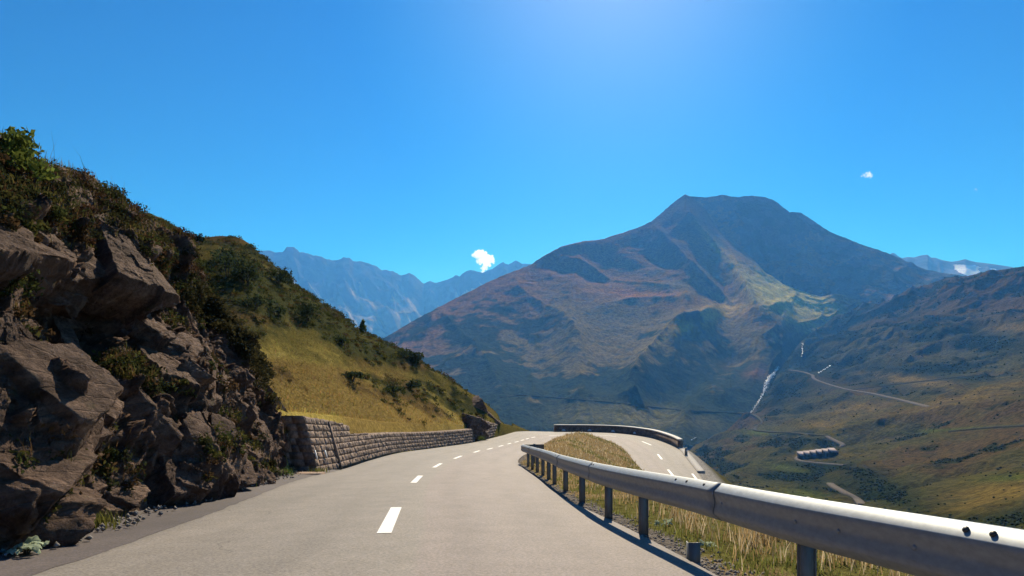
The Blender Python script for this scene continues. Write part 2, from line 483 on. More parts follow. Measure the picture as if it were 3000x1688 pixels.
icol = np.where(grav, np.array([0.17, 0.15, 0.13]), np.where((nmk > 0.05)[..., None], np.array([0.13, 0.12, 0.04]), np.array([0.24, 0.175, 0.085])))
island = tag(mk('verge', isl, grid_faces(NU, 230), None, M['soil'], col=icol, smooth=True), kind='structure')
isl_bvh = bvh_of(island)

# outer embankment: from the outer road edge down to the valley
ia = idx(11)
oe = LQ[ia:]
tan = np.gradient(oe, axis=0); tan[:, 2] = 0; tan /= np.linalg.norm(tan, axis=1, keepdims=True)
nrm = np.stack([-tan[:, 1], tan[:, 0], tan[:, 2] * 0], 1)
nrm = np.where(((oe - np.array([9, 60, 0]))[:, :2] * nrm[:, :2]).sum(1)[:, None] > 0, nrm, -nrm)
st = np.array([-0.15, 0.5, 1.3, 3, 7, 15, 30, 55, 90, 140]); dz = np.array([-0.02, -0.03, -0.35, -1.7, -4.8, -10, -21, -38, -62, -95])
EV = oe[:, None] + nrm[:, None] * st[None, :, None]
EV[..., 2] += dz[None, :]
ecol = np.tile(np.array([0.10, 0.09, 0.04]), (EV.shape[0], EV.shape[1], 1)); ecol[:, :3] = (0.30, 0.28, 0.25)
tag(mk('embankment', EV, grid_faces(10, len(oe)), None, M['soil'], col=ecol, smooth=True), kind='structure')

# ------------------------------------------------------------------ near hillside on the left
wt_y = np.array([16, 20, 24, 32, 39, 50, 62, 70, 76, 82, 95])
wt_x = np.array([-7.9, -8.0, -8.05, -8.0, -7.6, -6.6, -4.6, -2.6, -0.8, 0.6, 6])
wt_z = np.array([-0.2, -0.5, -0.82, -1.35, -1.9, -2.6, -3.25, -3.6, -4.0, -4.7, -7.0])
prof_y = np.array([16, 24, 40, 58, 70, 79, 84, 92, 105])
prof_u = np.array([0, 2, 4.5, 8, 12, 16, 20, 25, 30, 36, 42, 55, 80])
prof_S = np.array([
    [0, 1.6, 3.4, 5.4, 7.2, 8.8, 10.2, 11.8, 13.2, 14.5, 15.5, 17, 19],
    [0, 1.5, 3.4, 6.0, 8.4, 10.4, 12.0, 13.8, 15.2, 16.4, 17.3, 18.5, 20],
    [0, 1.4, 3.3, 6.2, 9.2, 11.8, 14.0, 16.4, 18.2, 19.4, 20.2, 21, 22],
    [0, 1.4, 3.4, 6.4, 9.8, 13.0, 15.9, 18.2, 19.9, 21.2, 22.2, 23, 24],
    [0, 1.5, 3.5, 6.4, 9.3, 11.8, 14.2, 17.0, 19.2, 21.4, 22.8, 24, 25],
    [0, 1.8, 3.9, 6.4, 8.9, 11.0, 13.0, 16.0, 19.2, 21.5, 21.9, 22.4, 23],
    [0, 1.3, 2.8, 5.0, 7.2, 9.2, 11.2, 14.0, 17.4, 19.8, 20.6, 21.3, 22],
    [0, 0.6, 1.2, 2.6, 4.2, 6.2, 8.0, 10.4, 13.2, 15.6, 17.4, 18.8, 20],
    [0, 0, 0, 0.4, 1.0, 2.2, 3.6, 5.4, 7.6, 9.6, 11.6, 14, 17]], float)
NHY, NHU = 330, 260
hy = np.linspace(18, 104, NHY); hu = np.concatenate([[-1.0], np.linspace(0, 1, NHU - 1) ** 1.25 * 78])
tmp = np.array([np.interp(hu, prof_u, r) for r in prof_S])
ks = np.ones(9) / 9
tmp = np.array([np.convolve(np.pad(r, 4, mode='edge'), ks, 'valid') for r in tmp]); tmp -= tmp[:, 1:2] * np.exp(-np.maximum(hu, 0) / 0.8)
S = crom(prof_y, tmp, hy)
xb = crom(wt_y.astype(float), wt_x[:, None], hy)[:, 0]; zb = crom(wt_y.astype(float), wt_z[:, None], hy)[:, 0]
HXX = xb[:, None] - hu[None, :]; HYY = np.repeat(hy[:, None], NHU, 1)
HZ = zb[:, None] + S + ZC
HZ[:, 0] -= 2.5
fl = np.stack([HXX, HYY, HZ * 0], -1).reshape(-1, 3)
amp = sstep(0, 4, hu)[None, :]
HZ = HZ + amp * (0.55 * fbm(fl * 0.16, 4, 21) + 0.16 * fbm(fl * 0.8, 4, 31)).reshape(HZ.shape)
bank = sstep(72, 80, hy)[:, None] * sstep(0.5, 2, hu)[None, :]
HZ = HZ - bank * 0.8 * np.abs(fbm(fl * 0.5, 4, 44).reshape(HZ.shape))
hsky = np.array([(300, 560), (395, 621), (431, 628), (475, 642), (516, 666), (545, 688), (574, 699), (600, 697), (619, 695), (650, 693), (691, 695), (713, 704), (736, 720), (758, 741), (790, 769), (841, 806), (865, 838), (907, 861), (942, 888), (990, 915), (1044, 963), (1114, 994),
                 (1221, 1048), (1242, 1070), (1300, 1101), (1362, 1143), (1420, 1180), (1457, 1213), (1466, 1234), (1500, 1262), (1600, 1275)], float)
def fit_sky(X_, Y_, Z_):
    """the hill's measured outline: the hump's crest lies 58 m ahead, the far nose's crest 79 m ahead"""
    px_ = HX + X_ / Y_ * FPX
    zs = CAM_H + (HY - np.interp(px_, hsky[:, 0], hsky[:, 1])) / FPX * Y_
    cy = np.where(px_ < 560, 58.0, 79.0)
    far_ = np.abs(Y_ - cy)
    lim = zs - 0.02 * far_ - 0.0035 * far_ ** 2
    ins = (px_ > 300) & (px_ < 1500)
    Z2 = np.where(ins, np.minimum(Z_, lim), Z_)
    w = np.exp(-(far_ / 5.0) ** 2) * sstep(1485, 1455, px_) * (px_ > 380)
    return np.where(ins, Z2 * (1 - w) + (lim + 0.12 * fbm(np.stack([X_, Y_, Z_ * 0], -1).reshape(-1, 3) * 0.8, 3, 45).reshape(X_.shape)) * w, Z2)
HZ = np.where(np.arange(NHU)[None, :] > 3, fit_sky(HXX, HYY, HZ), HZ)
HV = np.stack([HXX, HYY, HZ], -1)
def hill_colour(V, px, py):
    n1 = fbm(V * np.array([0.22, 0.1, 0.22]), 5, 51); n2 = fbm(V * 0.9, 4, 61); n3 = fbm(V * np.array([0.12, 0.05, 0.2]), 4, 71)
    # height over the wall's top along the slope decides grass or heath
    h = V[:, 2] - np.interp(V[:, 1], wt_y, wt_z) - ZC
    gold = np.array([0.36, 0.275, 0.075]); olive = np.array([0.12, 0.10, 0.03]); heath = np.array([0.054, 0.056, 0.022]); rust = np.array([0.15, 0.085, 0.035])
    g = (sstep(5.0, 0.6, h + 4.0 * n1 + 2.2 * n2) * sstep(78, 58, V[:, 1]))[:, None]
    he = sstep(-0.08, 0.2, n1 + 0.45 * n2 + 0.035 * np.clip(h - 5, -6, 6))[:, None]
    c = olive * (1 - g) + gold * g
    c = c * (1 - he * (1 - 0.6 * g)) + heath * he * (1 - 0.6 * g)
    r = (sstep(0.12, 0.4, n3) * 0.55)[:, None]
    return c * (1 - r) + rust * r, he[:, 0] * (1 - 0.72 * g[:, 0]), g[:, 0]
hcol, _, _ = hill_colour(HV.reshape(-1, 3), None, None)
hill = tag(mk('hillside', HV, grid_faces(NHU, NHY), None, M['soil'], col=hcol, smooth=True), kind='structure')
hill_bvh = bvh_of(hill)

# ------------------------------------------------------------------ rock cliff on the left
stn = [   # base x, base y, crest x, y, z (relative to the eye)
    (-4.8, -9, -7.0, -9, 4.6), (-5.0, 1, -7.1, 1.5, 4.2), (-5.05, 6.7, -7.4, 8.4, 3.7), (-5.2, 8.5, -7.95, 10.6, 4.0), (-5.6, 10.3, -8.3, 12.2, 4.0),
    (-5.75, 12, -8.6, 14, 4.35), (-6.2, 14.1, -9.0, 16, 4.3), (-6.1, 16, -9.7, 18, 4.55), (-6.5, 18, -9.65, 20, 3.9),
    (-6.8, 20, -9.4, 21.5, 2.9), (-7.2, 22, -8.95, 22.8, 1.7), (-7.45, 23.3, -8.5, 23.8, 0.3), (-7.75, 24.4, -8.05, 24.6, -0.85)]
sb = np.array([(a, b, plane_z(b) - 0.12) for a, b, *_ in stn]); sc = np.array([(c, d, e + ZC) for _, _, c, d, e in stn])
sk = sb[:, 1].copy()
NS, NVv = 620, 250
sq = np.concatenate([np.linspace(-9, 5, 50), np.linspace(5, 24.4, NS - 50 + 1)[1:]])
Bq, Cq = crom(sk, sb, sq), crom(sk, sc, sq)
NPl = 36
v = np.linspace(0, 1, NVv)[None, :, None]
lean = v ** 1.25 * 0.75 + v * 0.25
cl = Bq[:, None] * (1 - v) + Cq[:, None] * v
cl[..., :2] = Bq[:, None, :2] * (1 - lean) + Cq[:, None, :2] * lean
pl = np.linspace(0, 1, NPl + 1)[1:]
plat = Cq[:, None] + np.stack([-(pl ** 1.5) * 26, pl * 5, pl * 0], -1)[None]
plat[..., 2] += np.interp(sq, [0, 12, 15, 18, 24], [3.4, 3.2, 0.5, -3, -5])[:, None] * (pl ** 1.3)[None]
plat[..., 2] -= 0.9 * sstep(0, 0.2, pl)[None] * (1 - sstep(0.3, 1, pl)[None])
nout = np.array([0.86, -0.28, 0.42])
def rock_disp(p):
    # dipping strata: stretched cells, each with its own tilted plane
    ca, sa = math.cos(R(-38)), math.sin(R(-38))
    q = np.stack([p[:, 0], p[:, 1] * ca - p[:, 2] * sa, p[:, 1] * sa + p[:, 2] * ca], 1)
    q = q + 0.25 * np.stack([fbm(p * 0.8, 3, 81), fbm(p * 0.8, 3, 82), fbm(p * 0.8, 3, 83)], 1)
    tot = 0
    for sc_, am, sd_ in (((0.42, 0.30, 0.62), 0.70, 1), ((0.95, 0.75, 1.5), 0.40, 2), ((2.3, 1.7, 4.2), 0.17, 3), ((5.5, 4.5, 11.0), 0.06, 4)):
        s = np.array(sc_)
        f1, f2, c, r = cells(q * s, 100 + sd_)
        d = (q * s - c)
        tot = tot + am * ((r[:, 0] - 0.5) * 1.3 + d[:, 1] * (r[:, 1] - 0.5) * 1.5 + d[:, 2] * (r[:, 2] - 0.62) * 1.7)
        tot = tot - am * 0.35 * (1 - sstep(0.0, 0.10, f2 - f1))
    return tot + 0.05 * fbm(p * 5, 4, 90)
flat_ = cl.reshape(-1, 3)
dsp = rock_disp(flat_).reshape(cl.shape[:2])
env = (0.55 + 0.45 * np.sin(np.pi * np.clip(v[..., 0], 0, 1))) * (1 - 0.65 * sstep(0.86, 1.0, v[..., 0]))
endm = 1 - 0.75 * sstep(22.3, 24.4, sq)[:, None]
# bolder masses: a slab low on the left, a jutting block in the middle, hollows between
def lump(cx, cy, rx_, ry_, a):
    px, py = to_px(cl)
    return a * np.exp(-(((px - cx) / rx_) ** 2 + ((py - cy) / ry_) ** 2))
big = (lump(60, 1200, 190, 230, 0.5) + lump(480, 1160, 130, 150, 0.85) + lump(560, 1390, 110, 90, 0.65) + lump(420, 780, 120, 110, 0.6)
       + lump(60, 690, 130, 80, 0.45) + lump(330, 1250, 110, 150, 0.25) - lump(330, 950, 130, 120, 0.8) - lump(240, 1330, 60, 130, 0.35) - lump(640, 1000, 90, 180, 0.25))
cl = cl + (dsp * env * endm + big * endm)[..., None] * nout
fp = plat.reshape(-1, 3)
plat[..., 2] += (0.28 * fbm(fp * 0.7, 4, 77)).reshape(plat.shape[:2]) * np.clip(pl * 6, 0, 1)[None]
# the cliff's last column carries the crest's own shift so that plateau and face meet
plat += (cl[:, -1] - Cq)[:, None] * np.exp(-pl * 6)[None, :, None]
CV = np.concatenate([cl, plat], 1)
CV[:, 0, 2] -= 0.25
n_all = NVv + NPl
cliff = tag(mk('cliff', CV, grid_faces(n_all, NS, flip=True), None, M['rock'], smooth=False), kind='structure')

# angular blocks broken out of the cliff
def block(c, size, seed, n=26, rough=0.05, tilt=None):
    rg = np.random.default_rng(seed)
    import bmesh
    bm = bmesh.new(); bmesh.ops.create_icosphere(bm, subdivisions=5, radius=1.0)
    V = np.array([v.co[:] for v in bm.verts]); T = np.array([[v.index for v in f.verts] for f in bm.faces]); bm.free()
    V *= 1.35
    J = np.array([(0.66, 0.10, 0.74), (-0.66, -0.10, -0.74), (0.42, -0.90, 0.10), (-0.42, 0.90, -0.10), (0.72, 0.42, -0.55), (-0.72, -0.42, 0.55)])
    nn = np.concatenate([J + rg.normal(0, 0.13, (6, 3)), J[:4] + rg.normal(0, 0.35, (4, 3)), rg.normal(size=(5, 3))])
    nn /= np.linalg.norm(nn, axis=1, keepdims=True)
    dd = np.concatenate([rg.uniform(0.45, 0.75, 2), rg.uniform(0.65, 0.9, 4), rg.uniform(0.72, 0.95, 4), rg.uniform(0.8, 1.05, 5)])
    for a, b in zip(nn, dd):
        e = V @ a - b
        V = V - np.where(e > 0, e, 0)[:, None] * a
    V = V * np.asarray(size)
    if tilt is not None:
        a, b, g = 0.35 * np.asarray(tilt) + rg.normal(0, 0.10, 3)
        Rx = np.array([[1, 0, 0], [0, math.cos(a), -math.sin(a)], [0, math.sin(a), math.cos(a)]])
        Rz = np.array([[math.cos(g), -math.sin(g), 0], [math.sin(g), math.cos(g), 0], [0, 0, 1]])
        Ry = np.array([[math.cos(b), 0, math.sin(b)], [0, 1, 0], [-math.sin(b), 0, math.cos(b)]])
        V = V @ (Rz @ Ry @ Rx).T
    nrm_ = V / (np.linalg.norm(V, axis=1, keepdims=True) + 1e-6)
    V = V + np.asarray(c)
    f1, f2, cc, r = cells(V * np.array([1.6, 1.6, 5.0]) / max(0.5, np.mean(size)), seed + 300)
    V = V + nrm_ * (rough * (1.5 * fbm(V * 4 / max(0.4, np.mean(size)), 6, seed, 0.62) + 1.1 * (r[:, 0] - 0.5)) + 0.018 * fbm(V * 9, 4, seed + 5))[:, None]
    return V, T
cliff_bvh = bvh_of(cliff)
ob = MB()
spots = [   # photo pixel, size (x, y, z), tilt
    (70, 1150, (1.0, 1.6, 1.3), (0, 0.1, 0)), (60, 1380, (0.9, 1.2, 0.8), (0, 0.1, 0.2)), (30, 690, (0.6, 1.2, 0.4), (0, 0, 0)), (120, 740, (0.45, 0.9, 0.3), (0, 0, 0)),
    (490, 1110, (0.95, 1.4, 1.1), (0, 0.2, 0.1)), (480, 1230, (0.8, 1.1, 0.8), (0, 0.1, 0.2)), (560, 1380, (0.8, 1.1, 0.75), (0, 0.2, 0.1)),
    (350, 1360, (0.7, 1.2, 1.0), (0, 0, 0)), (250, 1120, (0.6, 0.9, 0.7), (0, 0.1, 0.1)), (310, 1190, (0.4, 0.6, 0.5), (0, 0.2, 0)), (420, 760, (0.6, 1.6, 0.7), (0, 0, 0)),
    (450, 830, (0.55, 1.1, 0.5), (0, 0, 0.1)), (130, 890, (0.4, 0.9, 0.4), (0, 0.1, 0)), (190, 980, (0.45, 0.8, 0.5), (0, 0, 0.2)),
    (130, 1480, (0.6, 0.9, 0.5), (0, 0, 0.2)), (250, 1480, (0.45, 0.7, 0.5), (0, 0.2, 0.3)), (560, 940, (0.5, 0.9, 0.7), (0, 0.2, 0.1)),
    (370, 900, (0.5, 1.0, 0.55), (0, 0, 0)), (280, 690, (0.5, 1.1, 0.35), (0, 0, 0)), (130, 540, (0.5, 1.3, 0.25), (0, 0, 0)), (340, 650, (0.45, 0.9, 0.3), (0, 0, 0)),
    (430, 1440, (0.6, 0.9, 0.45), (0, 0, 0)), (190, 1240, (0.55, 1.0, 0.8), (0, 0, 0.1))]
rgk = np.random.default_rng(77)
for k in range(80):      # smaller broken pieces along the ledges and the foot
    spots.append((rgk.uniform(0, 830), 0, np.array([0.40, 0.6, 0.36]) * rgk.uniform(0.3, 1.4), (0, rgk.uniform(-.5, .5), rgk.uniform(-.8, .8))))
for k in range(23, len(spots)):
    x_ = spots[k][0]; top_ = np.interp(x_, [0, 300, 500, 700, 830], [600, 720, 900, 1080, 1250]); bot_ = np.interp(x_, [0, 400, 830], [1560, 1490, 1385])
    spots[k] = (x_, rgk.uniform(top_, bot_), spots[k][2], spots[k][3])
for k in range(26):      # upright slabs towards the right end
    x_ = rgk.uniform(575, 790)
    spots.append((x_, rgk.uniform(np.interp(x_, [575, 835], [1000, 1270]), 1370), np.array([rgk.uniform(0.3, 0.55), rgk.uniform(0.4, 0.7), rgk.uniform(0.7, 1.25)]), (0, 0.1, rgk.uniform(-.3, .5))))
for k, (px, py, sz, ti) in enumerate(spots):
    h, n_ = cast(cliff_bvh, px, py)
    if h is None: continue
    V, T = block(h - nout * np.mean(sz) * 0.68, sz, 500 + k, tilt=ti)
    ob.add(V, None, T)
def slab(quad, nrm_, seed, rough, n=150, lift=0.04, pct=80, depth=0.9):
    """a rough bedding plane standing out of the face: four photo-pixel corners (clockwise from top left) give its outline"""
    nv_ = np.array(nrm_, float); nv_ /= np.linalg.norm(nv_)
    q = np.array(quad, float); U, Vv = np.meshgrid(np.linspace(0, 1, n), np.linspace(0, 1, n))
    wob = 10 * np.stack([fbm(np.stack([U.ravel() * 4, Vv.ravel() * 4, 0 * U.ravel() + seed], 1), 4, seed), fbm(np.stack([U.ravel() * 4, Vv.ravel() * 4, 0 * U.ravel() + seed], 1), 4, seed + 1)], 1).reshape(n, n, 2)
    px = (q[0] * (1 - U[..., None]) + q[1] * U[..., None]) * (1 - Vv[..., None]) + (q[3] * (1 - U[..., None]) + q[2] * U[..., None]) * Vv[..., None] + wob
    hits = [cast(cliff_bvh, *px[i, j])[0] for i in range(0, n, 12) for j in range(0, n, 12)]
    hits = np.array([h for h in hits if h is not None]); off = np.percentile(hits @ nv_, pct) + lift
    d = np.stack([(px[..., 0] - HX) / FPX, np.ones((n, n)), (HY - px[..., 1]) / FPX], -1)
    t = (off - nv_[2] * CAM_H) / (d @ nv_)
    p = d * t[..., None]; p[..., 2] += CAM_H
    f = p.reshape(-1, 3)
    ax = np.stack([f[:, 0] * 1.0, f[:, 1] * 0.8 + f[:, 2] * 0.6, (f[:, 2] * 0.8 - f[:, 1] * 0.6) * 2.2], 1)
    f1, f2, c_, r = cells(ax * 2.2, seed + 50); g1, g2, c2, r2 = cells(ax * 6.5, seed + 60)
    dd = rough * (1.2 * fbm(ax * 1.5, 4, seed + 3) + 0.9 * (r[:, 0] - 0.5) + 0.45 * (r2[:, 0] - 0.5) + 0.5 * fbm(ax * 7, 5, seed + 4, 0.6)) 
    edge = np.minimum(np.minimum(U, 1 - U), np.minimum(Vv, 1 - Vv)).ravel()
    dd = dd - 0.25 * (1 - sstep(0, 0.05, edge)) ** 2
    p = (f + dd[:, None] * nv_).reshape(n, n, 3)
    rim = np.concatenate([np.arange(n), np.arange(1, n) * n + n - 1, (n - 1) * n + np.arange(n - 2, -1, -1), np.arange(n - 2, 0, -1) * n])
    bk = p.reshape(-1, 3)[rim] - nout * depth
    F = grid_faces(n, n, flip=True); k_ = len(rim); i = np.arange(k_); j = (i + 1) % k_
    sd_ = np.stack([rim[i], rim[j], n * n + j, n * n + i], 1)
    ob.add(np.concatenate([p.reshape(-1, 3), bk]), np.concatenate([F, sd_]))
slab([(-170, 840), (40, 905), (245, 1300), (-170, 1540)], (0.83, -0.20, 0.52), 61, 0.055, n=230, pct=90)
slab([(40, 905), (150, 1050), (250, 1250), (120, 1250)], (0.70, -0.30, 0.62), 66, 0.05, n=120, pct=85)
slab([(285, 640), (370, 690), (500, 860), (345, 800)], (0.66, -0.14, 0.72), 62, 0.04, n=130)
slab([(-60, 640), (70, 645), (125, 745), (-60, 735)], (0.55, -0.05, 0.83), 63, 0.03, n=90)
slab([(470, 1330), (565, 1290), (625, 1430), (505, 1455)], (0.80, -0.20, 0.55), 64, 0.035, n=100)
slab([(395, 1000), (500, 1035), (595, 1130), (480, 1090)], (0.50, -0.05, 0.86), 65, 0.03, n=90)
slab([(130, 880), (190, 930), (300, 1090), (215, 1080)], (0.60, -0.10, 0.78), 67, 0.03, n=90)
outcrop = tag(ob.build('rock_outcrop', M['rock']), kind='structure')

# ------------------------------------------------------------------ stone walls
def wall_path(y0, y1, n, off):
    y = np.linspace(y0, y1, n)
    k = LQ[:int(np.argmax(LQ[:, 1]))]
    x = np.interp(y, k[:, 1], k[:, 0]); z = np.interp(y, k[:, 1], k[:, 2])
    p = np.stack([x, y, z - 0.03], 1)
    t = np.gradient(p, axis=0); th = t.copy(); th[:, 2] = 0; th /= np.linalg.norm(th, axis=1, keepdims=True)
    n_ = np.stack([th[:, 1], -th[:, 0], th[:, 0] * 0], 1)     # towards the road
    return p - n_ * off, n_
def stone_wall(name, y0, y1, off, hfun, course, batter, thick, seed, gap=None, block_len=(0.22, 0.85), nb=(6, 5)):
    rg = np.random.default_rng(seed)
    p, nn = wall_path(y0, y1, 400, off)
    s = np.concatenate([[0], np.cumsum(np.linalg.norm(np.diff(p, axis=0), axis=1))])
    L = s[-1]
    def at(q, h, o):
        q = np.asarray(q, float); h = np.asarray(h, float); o = np.asarray(o, float)
        b = np.stack([np.interp(q, s, p[:, k]) for k in range(3)], -1); m = np.stack([np.interp(q, s, nn[:, k]) for k in range(3)], -1)
        r = b + m * (o - batter * h)[..., None]; r[..., 2] += h
        return r
    mb = MB()
    nc = int(math.ceil(max(hfun(x) for x in np.linspace(0, L, 50)) / course))
    a_, b_ = nb
    for c in range(nc):
        q = -rg.uniform(0, 0.3)
        while q < L:
            w = rg.uniform(*block_len)
            q0, q1 = max(q, 0), min(q + w, L)
            q += w
            top = hfun((q0 + q1) / 2)
            if c * course > top - 0.08 or q1 - q0 < 0.06: continue
            if gap and any(g0 - 0.02 < (q0 + q1) / 2 < g1 + 0.02 for g0, g1 in gap): continue
            h0, h1 = c * course, min((c + 1) * course, top + rg.uniform(-0.015, 0.03))
            j = 0.008
            U, Vv = np.meshgrid(np.linspace(q0 + j, q1 - j, a_), np.linspace(h0 + j, h1 - j, b_))
            e = np.minimum(np.minimum(U - q0, q1 - U) / 0.05, np.minimum(Vv - h0, h1 - Vv) / 0.05)
            bul = rg.uniform(0.005, 0.05) * np.clip(e, 0, 1) + rg.normal(0, 0.017, U.shape) * np.clip(e * 2, 0.3, 1)
            F = at(U, Vv + rg.normal(0, 0.004, U.shape), bul)
            Bk = at(U, Vv, np.full(U.shape, -0.12))
            n0 = a_ * b_
            gf = grid_faces(a_, b_)
            ring = list(range(a_)) + [k * a_ + a_ - 1 for k in range(1, b_)] + [n0 - 1 - k for k in range(1, a_)] + [k * a_ for k in range(b_ - 2, 0, -1)]
            side = [[ring[k], ring[(k + 1) % len(ring)], ring[(k + 1) % len(ring)] + n0, ring[k] + n0] for k in range(len(ring))]
            mb.add(np.concatenate([F.reshape(-1, 3), Bk.reshape(-1, 3)]), np.concatenate([gf[:, ::-1], np.array(side)]))
    stones = (mb, at, L)
    return stones
def wall_core(at, L, hfun, thick, n, inset=0.03):
    q = np.linspace(0.01, L - 0.01, n)
    h = np.array([hfun(x) for x in q]) - 0.03
    sec = [at(q, q * 0 - 0.3, q * 0 - inset), at(q, h, q * 0 - inset), at(q, h, q * 0 - thick), at(q, q * 0 - 0.3, q * 0 - thick - 0.4)]
    V = np.stack(sec, 1); i = np.arange(n * 4).reshape(n, 4); jx = np.roll(i, -1, 1)
    Q = np.stack([i[:-1], i[1:], jx[1:], jx[:-1]], -1).reshape(-1, 4)
    Q = np.concatenate([Q, [[0, 1, 2, 3]], [[(n - 1) * 4 + k for k in (3, 2, 1, 0)]]])
    m = MB(); m.add(V, Q); return m

def h_near(q):
    y = 22.5 + q * 0.985
    if y < 30.2: return np.interp(y, [22.5, 30.2], [1.94, 1.68])
    return np.interp(y, [30.2, 62], [1.26, 1.22])
wroot = empty('retaining_wall', P(930, 1383, 22.5))
tag(wroot, 'long retaining wall of rough brown stone courses under the grassy slope', 'wall')
def adopt(o, root):
    o.parent = root; o.matrix_parent_inverse = root.matrix_world.inverted() if False else o.matrix_parent_inverse
    o.location = -Vector(root.location)
    return o
mb, at, L1 = stone_wall('w', 22.5, 62.5, 0.32, h_near, 0.235, 0.25, 0.6, 11, gap=[(3.35, 3.62)])
adopt(mb.build('stone_courses', M['stone'], wroot, smooth=False), wroot)
adopt(wall_core(at, L1, h_near, 0.75, 120).build('wall_core', M['stone'], wroot), wroot)
# rubble end face of dressed blocks turned towards the viewer
eb = MB(); rg = np.random.default_rng(3)
for c in range(8):
    h0, h1 = c * 0.235, min((c + 1) * 0.235, 1.93)
    o0 = 0.02
    while o0 > -0.95:
        w = rg.uniform(0.25, 0.5); o1 = max(o0 - w, -1.0)
        e = 0.008; d0 = rg.uniform(0.02, 0.06)
        pts = [at(q, h, o) for h in (h0 + e, h1 - e) for q, o in ((-d0, o0 - e), (0.04, o0 - e), (0.04, o1 + e), (-d0, o1 + e))]
        eb.hexa([pts[0], pts[1], pts[2], pts[3], pts[4], pts[5], pts[6], pts[7]])
        o0 = o1
adopt(eb.build('end_face', M['stone'], wroot), wroot)
# leaning rib beside the joint
rb = MB()
rb.hexa([at(3.36, -0.1, 0.10), at(3.50, -0.1, 0.10), at(3.50, -0.1, -0.1), at(3.36, -0.1, -0.1), at(3.36, 1.78, 0.07), at(3.50, 1.78, 0.07), at(3.50, 1.78, -0.1), at(3.36, 1.78, -0.1)])
adopt(rb.build('rib', M['stone'], wroot), wroot)
pb = MB()
for q, h, w, hh in ((0.10, 0.62, 0.055, 0.15), (1.45, 0.62, 0.07, 0.13)):
    pb.hexa([at(q - w, h - hh, 0.085), at(q + w, h - hh, 0.085), at(q + w, h - hh, 0.05), at(q - w, h - hh, 0.05), at(q - w, h + hh, 0.085), at(q + w, h + hh, 0.085), at(q + w, h + hh, 0.05), at(q - w, h + hh, 0.05)])
adopt(pb.build('marker_plate', M['white'], wroot), wroot)

def h_far(q): return np.interp(q, [0, 4, 9, 13.5], [1.9, 1.7, 1.1, 0.35])
w2 = empty('retaining_wall', P(1440, 1283, 66))
tag(w2, 'short low stone wall sinking into the grass just before the bend', 'wall')
mb, at2, L2 = stone_wall('w2', 65.5, 79, 0.35, h_far, 0.25, 0.2, 0.6, 12, nb=(4, 3))
adopt(mb.build('stone_courses', M['stone'], w2), w2)
adopt(wall_core(at2, L2, h_far, 0.7, 30).build('wall_core', M['stone'], w2), w2)

# broken rock between the two walls
ob = MB()
for k, (px, py, d, sz, ti) in enumerate([(1398, 1258, 63.6, (0.9, 1.2, 1.25), (-0.3, 0.5, 0.3)), (1412, 1272, 64.6, (0.8, 1.0, 0.9), (-0.2, 0.2, 0.6)), (1388, 1236, 64.5, (1.0, 1.5, 0.8), (-0.4, 0.3, 0.2)), (1420, 1243, 66, (0.9, 1.0, 0.7), (0.3, 0.4, 0.2))]):
    V, T = block(P(px, py, d) + np.array([-0.4, 0.6, 0]), sz, 700 + k, tilt=ti); ob.add(V, None, T)
rk = ob.build('rock_outcrop', M['rock'])
tag(rk, 'fractured brown rock outcrop between the two stone walls', 'rock')

# rock faces showing through the hillside's far nose
for k, (px, py, sz, lab) in enumerate([(1405, 1190, (1.6, 2.2, 1.6), 'largest dark crag poking from the tip of the grassy hillside'), (1440, 1215, (1.5, 2.0, 1.3), 'dark crag low on the hillside tip, above the short wall'),
                                       (1372, 1168, (1.0, 1.6, 0.9), 'small dark crag on the skyline, topmost at the hillside tip')]):
    h, _ = cast(hill_bvh, px, py)
    if h is None: continue
    V, T = block((0, 0, 0), sz, 740 + k, tilt=(-0.3, 0.3, 0.3))
    o = mk('crag', V, None, T, M['rock']); o.location = h + np.array([-0.5, 0.5, -0.7]); tag(o, lab, 'rock', 'crags at the hillside tip')

# parapet round the outside of the bend
pi0, pi1 = idx(13), idx(18)
pth = LQ[pi0:pi1 + 1]
pt = np.gradient(pth, axis=0); pt[:, 2] = 0; pt /= np.linalg.norm(pt, axis=1, keepdims=True)
pn = np.stack([-pt[:, 1], pt[:, 0], pt[:, 2] * 0], 1)          # outward
def sect(off, h): 
    r = pth + pn * np.asarray(off); r = r.copy(); r[:, 2] += h; return r
def strip(secs, cap=True):
    V = np.stack(secs, 1); n, k = V.shape[:2]; i = np.arange(n * k).reshape(n, k); j = np.roll(i, -1, 1)
    Q = np.stack([i[:-1], j[:-1], j[1:], i[1:]], -1).reshape(-1, 4)
    m = MB()
    if cap and k == 4: Q = np.concatenate([Q, [i[0][::-1]], [i[-1]]])
    m.add(V, Q); return m
proot = empty('parapet', pth[len(pth) // 2])
tag(proot, 'low curved stone parapet with pale coping round the outside of the bend', 'parapet')
adopt(strip([sect(0.02, -0.4), sect(0.06, 0.78), sect(0.46, 0.78), sect(0.52, -1.2)]).build('wall_body', M['stone'], proot), proot)
M['coping'] = mat_simple('sunlit_coping', (0.42, 0.40, 0.37), (0.62, 0.60, 0.56), 5, 0.7, 0.3, 0.01)  # lighter than the wall: sunlight on the cap is put into its colour
adopt(strip([sect(0.0, 0.783), sect(0.02, 0.88), sect(0.52, 0.90), sect(0.54, 0.783)]).build('coping', M['coping'], proot), proot)
